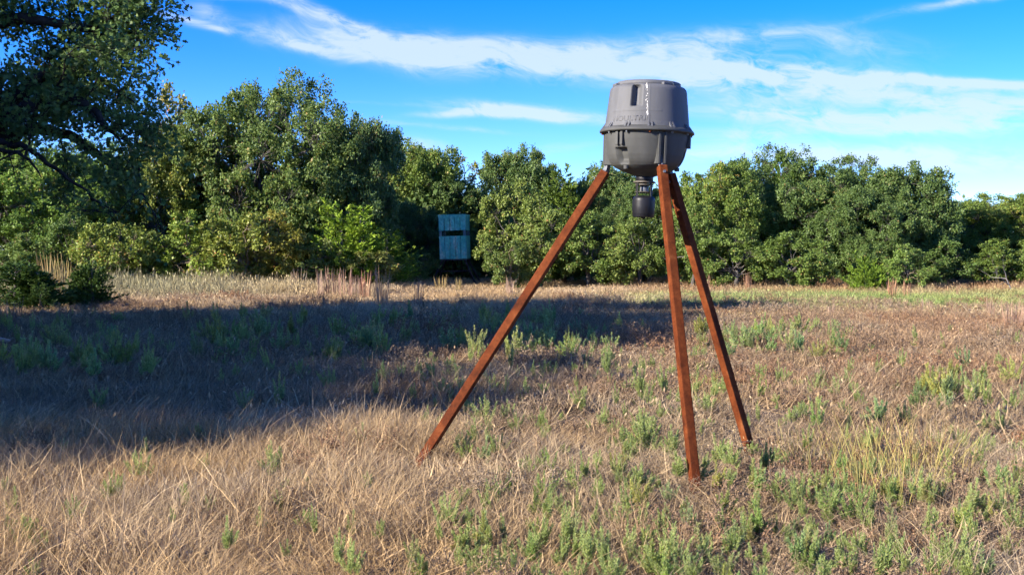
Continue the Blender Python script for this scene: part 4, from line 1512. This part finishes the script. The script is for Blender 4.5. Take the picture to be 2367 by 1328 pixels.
WEEDS = [weed_mesh(400, .42, 8, .10, .060, 90), weed_mesh(401, .36, 11, .15, .055, 75), weed_mesh(402, .50, 7, .07, .060, 110), weed_mesh(403, .30, 9, .14, .065, 75), weed_mesh(404, .44, 12, .17, .058, 80), weed_mesh(405, .34, 6, .08, .07, 80)]
WEED_H = [.42, .36, .50, .30, .44, .34]


def weed(p, h, kind, label, group, seed, col=(1, 1, 1)):
    r = random.Random(seed)
    root = empty('weed_plant', p, r.uniform(0, 6.28))
    root.rotation_euler = (r.gauss(0, .07), r.gauss(0, .07), r.uniform(0, 6.28))
    s = h / WEED_H[kind]
    root.scale = (s * r.uniform(.9, 1.15), s * r.uniform(.9, 1.15), s)
    tag(root, label, 'plant', group)
    link('stem', WEEDS[kind][0], None, root)
    f = link('foliage', WEEDS[kind][1], None, root)
    f.color = (*col, 1)
    return root


def weeds():
    single = [
        (647, 948, 80, 2, 'tall pointed light green weed catching sun at the shadow edge, left of feeder'),
        (765, 912, 52, 1, 'branched light green weed just behind the tall pointed one'),
        (872, 935, 62, 2, 'upright light green weed midway between the tall pointed one and left feeder leg'),
        (230, 950, 50, 1, 'bushy green weed alone in the shade at lower left of the shadow'),
        (635, 1135, 72, 4, 'largest green weed in the golden grass left of feeder'),
        (843, 868, 34, 0, 'small light weed with two tips inside the shadow'),
        (957, 938, 30, 5, 'little light weed at the shadow edge closest to left feeder leg'),
        (1037, 860, 26, 3, 'low green weed crossing the shadow left of the left feeder leg'),
        (52, 862, 45, 3, 'pale yellowish weed in the shade near the left edge'),
        (565, 955, 48, 1, 'teal shaded weed left of the tall pointed one'),
        (990, 1010, 44, 0, 'green weed brushing the left feeder leg near its foot'),
        (1120, 1005, 64, 4, 'leafy weed with a tall spire right of the left leg foot'),
        (1170, 1000, 48, 1, 'dark leafy weed beside the one with a tall spire'),
        (1215, 940, 38, 5, 'small weed alone between left and front feeder legs'),
        (1480, 948, 85, 2, 'tall narrow weed left of the front feeder leg, higher than its neighbours'),
        (1345, 968, 52, 1, 'spreading weed between left and front feeder legs'),
        (1490, 1075, 95, 4, 'dense tall weed directly left of the front feeder leg'),
        (1555, 1085, 62, 1, 'leafy weed touching the left side of front leg foot'),
        (1610, 1140, 46, 3, 'small bright weed growing over the foot of the front leg'),
        (1660, 1100, 62, 0, 'weed in the shade immediately right of the front leg foot'),
        (1930, 920, 32, 3, 'small weed in brown forbs right of the rear feeder leg'),
        (335, 1092, 40, 5, 'thin green weed in golden grass at lower left'),
        (843, 1068, 46, 0, 'green weed in golden grass left of the left leg foot'),
        (712, 1165, 32, 5, 'small weed below the largest green weed in golden grass'),
        (475, 1118, 26, 5, 'faint small weed left of the largest green weed'),
        (30, 1215, 48, 0, 'weed at the left edge in golden grass'),
        (60, 1300, 46, 3, 'weed at the lower left corner'),
        (103, 1312, 30, 1, 'small dark weed beside the lower left corner weed'),
        (605, 1250, 26, 5, 'lone small weed low in the golden grass'),
        (815, 1262, 36, 0, 'weed in golden grass towards the bottom middle'),
    ]
    for i, (px, py, hp, kind, label) in enumerate(single):
        p = ground_at(px, py)
        weed(p, hp / F * p.y * .95 + .09, kind, label, 'single green weeds', 1000 + i)
    zones = [
        # px0, px1, py0, py1, count, h0, h1, label
        (430, 1330, 752, 850, 66, .30, .50, 'weed patch inside the tree shadow'),
        (0, 330, 770, 900, 24, .28, .46, 'shaded weed patch at left'),
        (1250, 1500, 770, 850, 16, .26, .42, 'weed patch behind the feeder'),
        (1590, 1960, 775, 845, 34, .26, .44, 'far weed patch right of feeder'),
        (2120, 2367, 870, 960, 16, .22, .36, 'weed patch at right edge'),
        (1560, 2360, 850, 1010, 14, .14, .24, 'scattered weeds in brown forbs'),
        (1060, 1600, 1060, 1320, 38, .07, .17, 'weeds before the front leg'),
        (1640, 2000, 1110, 1330, 34, .08, .19, 'leafy patch right of front leg'),
        (1990, 2400, 1120, 1400, 28, .08, .18, 'lower right corner weeds'),
        (920, 1900, 1290, 1420, 26, .07, .15, 'weeds along the bottom edge'),
    ]
    ORD = ['first', 'second', 'third', 'fourth', 'fifth', 'sixth', 'seventh', 'eighth', 'ninth', 'tenth', 'eleventh', 'twelfth']
    r = random.Random(77)
    for zi, (a, b, c, d, n, h0, h1, patch) in enumerate(zones):
        spots = sorted([(r.uniform(a, b), c + (d - c) * r.random()) for _ in range(n)], key=lambda q_: q_[1])
        rows = max(1, round(n / 8))
        per = math.ceil(n / rows)
        named = []
        for k in range(rows):
            line = sorted(spots[k * per:(k + 1) * per])
            row = 'back row' if k == 0 and rows > 1 else 'front row' if k == rows - 1 else ORD[k] + ' row' if rows > 1 else 'row'
            for j, q_ in enumerate(line):
                named.append((q_, '%s green weed from left in the %s, %s' % (ORD[j], row, patch)))
        for i, ((px, py), label) in enumerate(named):
            p = ground_at(px, py)
            g = r.uniform(.72, 1.15)
            weed(p, r.uniform(h0, h1) * .85 + .08, r.randrange(6), label, patch, 2000 + zi * 100 + i, (g * r.uniform(.82, 1.22), g, g * r.uniform(.75, 1.25)))


weeds()


def small_weeds():
    col = bpy.data.collections.new('weed_shapes')
    for i, (st_, fo) in enumerate(WEEDS):
        o = bpy.data.objects.new('weed_shape_%02d' % i, fo)
        col.objects.link(o)
    r = rng(808)
    X, Y, S = [], [], []
    for (a, b, c, d, n, s0, s1) in ((1000, 2400, 1010, 1400, 230, .22, .5), (1500, 2400, 770, 1010, 170, .25, .6), (0, 1500, 745, 900, 190, .35, .8), (1000, 1600, 860, 1020, 60, .25, .5), (0, 900, 1040, 1400, 26, .2, .45)):
        for _ in range(n):
            p = ground_at(r.uniform(a, b), c + (d - c) * r.random() ** 1.2)
            X.append(p.x); Y.append(p.y); S.append(r.uniform(s0, s1))
    X, Y, S = np.array(X), np.array(Y), np.array(S)
    n = len(X)
    rot = np.stack([r.normal(0, .12, n), r.normal(0, .12, n), r.uniform(0, 6.28, n)], -1)
    scatter('small_weeds', 'countless little green weeds sprinkled through the dry grass', col, np.stack([X, Y, gz(X, Y) + .03], -1), rot, np.stack([S * r.uniform(.8, 1.3, n), S * r.uniform(.8, 1.3, n), S * r.uniform(.8, 1.2, n)], -1), r.integers(0, 6, n), np.ones((n, 3)))


small_weeds()


# ------------------------------------------------------------------ tall grass tussocks
def tussock_mesh(seed, n, rad, h, fan, width, heads=True):
    r = rng(seed)
    a = r.uniform(0, 6.28, n); q_ = rad * np.sqrt(r.random(n))
    base = np.stack([q_ * np.cos(a), q_ * np.sin(a), np.full(n, -.02)], -1)
    d = norm(np.stack([np.cos(a) * fan * r.random(n) + r.normal(0, .04, n), np.sin(a) * fan * r.random(n) + r.normal(0, .04, n), np.ones(n)], -1))
    L_ = h * r.uniform(.35, 1.08, n)
    side = norm(np.cross(d, r.normal(0, 1, (n, 3))))
    rows = []
    for s, t in enumerate((0, .4, .75, 1.0)):
        p = base + d * (L_ * t)[:, None] + np.stack([np.cos(a), np.sin(a), -np.ones(n) * .4], -1) * (fan * .25 * L_ * t * t)[:, None]
        wd = width * (1, .85, 1.2 if heads else .6, .25)[s] * r.uniform(.7, 1.2, n)
        rows += [p - side * wd[:, None] / 2, p + side * wd[:, None] / 2]
    V = np.stack(rows, 1); k = V.shape[1]
    idx = np.arange(n)[:, None] * k
    f = np.concatenate([idx + np.array([2 * s, 2 * s + 1, 2 * s + 3, 2 * s + 2]) for s in range(3)])
    return raw_mesh('tussock', V.reshape(-1, 3), f, np.clip(np.tile(r.normal(.5, .2, n), 3), 0, 1))


def tussocks():
    bl = [tussock_mesh(500 + i, 60, .20 + .04 * i, 1.0, .10 + .03 * i, .016) for i in range(4)]
    yg = [tussock_mesh(520 + i, 42, .18, .5, .5, .0048, False) for i in range(3)]
    for me in bl + yg: me.materials.append(M['bluestem'])
    r = random.Random(9)
    spots = [
        # px, base py, height px, width factor, colour, label
        (745, 690, 62, 1.0, (.95, .95, .95), 'pinkish tall grass tussock at the left end of the row before the junipers'),
        (772, 690, 66, .9, (1.0, .92, .88), 'second pinkish tall grass tussock in the row before the junipers'),
        (798, 692, 72, .7, (1.05, .95, .9), 'tallest slender pinkish grass tussock in the row before the junipers'),
        (820, 690, 50, .9, (.9, .9, .95), 'short greyish tall grass tussock in the middle of the row'),
        (845, 692, 62, 1.0, (1.1, .85, .72), 'reddest tall grass tussock in the row before the junipers'),
        (882, 712, 85, .8, (1, .92, .8), 'tall tan grass tussock with dark crossing stems left of the blind'),
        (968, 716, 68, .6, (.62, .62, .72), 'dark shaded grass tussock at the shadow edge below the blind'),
        (1020, 672, 34, 1.2, (.95, 1.0, .55), 'yellowish seeding tall grass under the left leg of the blind'),
        (1060, 672, 30, 1.0, (.9, 1.0, .55), 'yellowish seeding tall grass under the middle of the blind'),
        (1180, 690, 44, .9, (1.0, 1.0, 1.0), 'pale grass tussock right of the blind'),
        (1630, 690, 52, .8, (1.1, .9, .75), 'reddish grass tussock just right of the rear feeder leg'),
        (1728, 678, 44, .5, (1.1, .9, .75), 'thin reddish grass tuft before the oak right of feeder'),
        (2060, 690, 44, 1.1, (1.15, .92, .75), 'pinkish grass tussock before the low bright juniper'),
        (2095, 690, 38, .9, (1.1, .9, .75), 'pinkish grass tussock right of the low bright juniper'),
        (2215, 690, 34, .4, (.8, .7, .65), 'thin dark grass tuft near the right end of the wood'),
        (2345, 765, 70, 1.1, (1.0, .95, .9), 'large pale grass tussock at the right edge of the field'),
        (2290, 745, 50, .9, (1.0, .95, .9), 'pale fanned tussock left of the large one at the right edge'),
        (1920, 738, 36, .9, (.95, .92, .95), 'pale stubby tussock in the middle of the right field'),
        (2140, 735, 44, 1.0, (1.0, .97, .95), 'pale tussock between the middle and the right edge of field'),
        (2020, 730, 30, .7, (1.0, .97, .95), 'short pale tussock left of the pale tussock in right field'),
        (440, 668, 60, 1.2, (.85, .95, .55), 'tall yellow-green grass tussock left of the sunny strip'),
        (120, 690, 95, 1.3, (.9, .95, .55), 'tall yellowish plumed grass between the two dark junipers'),
        (150, 680, 85, 1.2, (.85, .95, .5), 'second tall yellowish plumed grass between the dark junipers'),
        (620, 672, 52, 1.4, (.75, .85, .75), 'greenish grey tall grass under the rust-tinged brush'),
        (690, 678, 50, 1.4, (.8, .85, .8), 'greyish tall grass left of the pinkish row'),
        (330, 672, 62, 1.4, (.8, .9, .6), 'tall pale grass right of the lone dark juniper'),
        (540, 670, 48, 1.4, (.78, .88, .65), 'tall pale grass below the reddish-green brush'),
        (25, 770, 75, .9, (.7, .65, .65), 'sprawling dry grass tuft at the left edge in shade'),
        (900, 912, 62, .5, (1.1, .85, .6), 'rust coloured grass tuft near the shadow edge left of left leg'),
    ]
    for i, (px, py, hp, wf, col, label) in enumerate(spots):
        p = ground_at(px, py)
        h = hp / F * p.y * 1.15
        o = link('grass_tussock', bl[i % 4], None, None, p)
        o.rotation_euler = (0, 0, r.uniform(0, 6.28))
        o.scale = (wf * h * .9, wf * h * .9, h)
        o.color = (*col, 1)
        tag(o, label, 'grass tussock', 'tall grass tussocks')
    lime = [(1880, 1105, 120), (1940, 1090, 130), (2000, 1110, 140), (2060, 1120, 150), (2120, 1130, 150), (2160, 1090, 130), (2200, 1110, 120), (1990, 1165, 130), (2080, 1175, 140), (1840, 1075, 100)]
    for i, (px, py, hp) in enumerate(sorted(lime)):
        p = ground_at(px, py)
        h = hp / F * p.y
        o = link('grass_tussock', yg[i % 3], None, None, p)
        o.rotation_euler = (r.gauss(0, .05), r.gauss(.05, .06), r.uniform(0, 6.28))
        o.scale = (h * 2.2, h * 2.2, h * 2.4)
        o.color = (.95, 1.12, .5, 1)
        tag(o, '%s yellow-green tussock from left in the tall clump right of the rear leg' % ('first', 'second', 'third', 'fourth', 'fifth', 'sixth', 'seventh', 'eighth', 'ninth', 'tenth')[i], 'grass tussock', 'yellow-green clump right of feeder')
    for i, (px, py, hp) in enumerate([(1640, 960, 90), (1680, 975, 80), (1610, 930, 75)]):
        p = ground_at(px, py); h = hp / F * p.y
        o = link('grass_tussock', yg[i % 3], None, None, p)
        o.scale = (h * 1.8, h * 1.8, h * 2.0); o.rotation_euler = (0, .05, i * 2.0)
        o.color = (1.05, 1.1, .55, 1)
        tag(o, ('tallest', 'rightmost', 'leftmost')[i] + ' yellowish grass tussock between front and rear feeder legs', 'grass tussock', 'yellowish tufts between the feeder legs')


tussocks()


# ------------------------------------------------------------------ bare sapling, sticks, stone
def small_things():
    r = rng(600)
    p = ground_at(2335, 690)
    Y = 38.0
    b = ray(2345, 640, Y)
    root = empty('bare_sapling', (b.x, Y, float(gz(b.x, Y))))
    tag(root, 'bare grey branching sapling before the wood near the right edge', 'sapling')
    mb = MB()
    def grow(p0, d, L_, rad, dep):
        n = 4
        q_ = [p0]
        for i in range(n - 1):
            d = norm(d + r.normal(0, .15, 3)); q_.append(q_[-1] + d * L_ / (n - 1))
        mb.tube(q_, np.linspace(rad, rad * .5, n), 5 if dep < 2 else 3, cap=False)
        if dep < 4:
            for k in range(2 if dep else 3):
                grow(q_[-1 - (k % 2)], norm(d + r.normal(0, .5, 3) + np.array([-.15, 0, .12])), L_ * r.uniform(.55, .8), rad * .5, dep + 1)
    grow(np.array([0, 0, -.1]), norm(np.array([-.35, 0, 1.0])), .62, .028, 0)
    link('branches', mb.mesh('branches', smooth=True), M['pale_bark'], root)
    # stone
    bm = bmesh.new(); bmesh.ops.create_icosphere(bm, subdivisions=3, radius=1)
    for v in bm.verts:
        v.co *= 1 + .16 * math.sin(3 * v.co.x + 1) * math.sin(4 * v.co.y) + .08 * math.sin(9 * v.co.z + 5 * v.co.x)
        v.co.x *= .032; v.co.y *= .03; v.co.z *= .02
    me = bpy.data.meshes.new('stone'); bm.to_mesh(me); bm.free()
    q_ = ground_at(2112, 1252)
    st = link('stone', me, simple_material('sandstone', [(.3, (.20, .10, .05)), (.7, (.36, .20, .11))], 30, .9), None, (q_.x, q_.y, q_.z + .06))
    tag(st, 'small orange-brown stone in the lower right weeds', 'stone')
    # fallen stick at the left edge
    a, b_ = ground_at(-30, 850), ground_at(22, 842)
    mb = MB()
    a.z += .30; b_.z += .28
    mid = (a + b_) / 2 + Vector((0, 0, .02))
    mb.tube([Vector((0, 0, 0)), mid - a, b_ - a], [.03, .026, .018], 8)
    o = link('stick', mb.mesh('stick', smooth=True), simple_material('peeled_wood', [(.3, (.30, .20, .15)), (.7, (.42, .30, .23))], 18, .8), None, a)
    tag(o, 'pale peeled stick end poking in at the left edge', 'stick')


small_things()
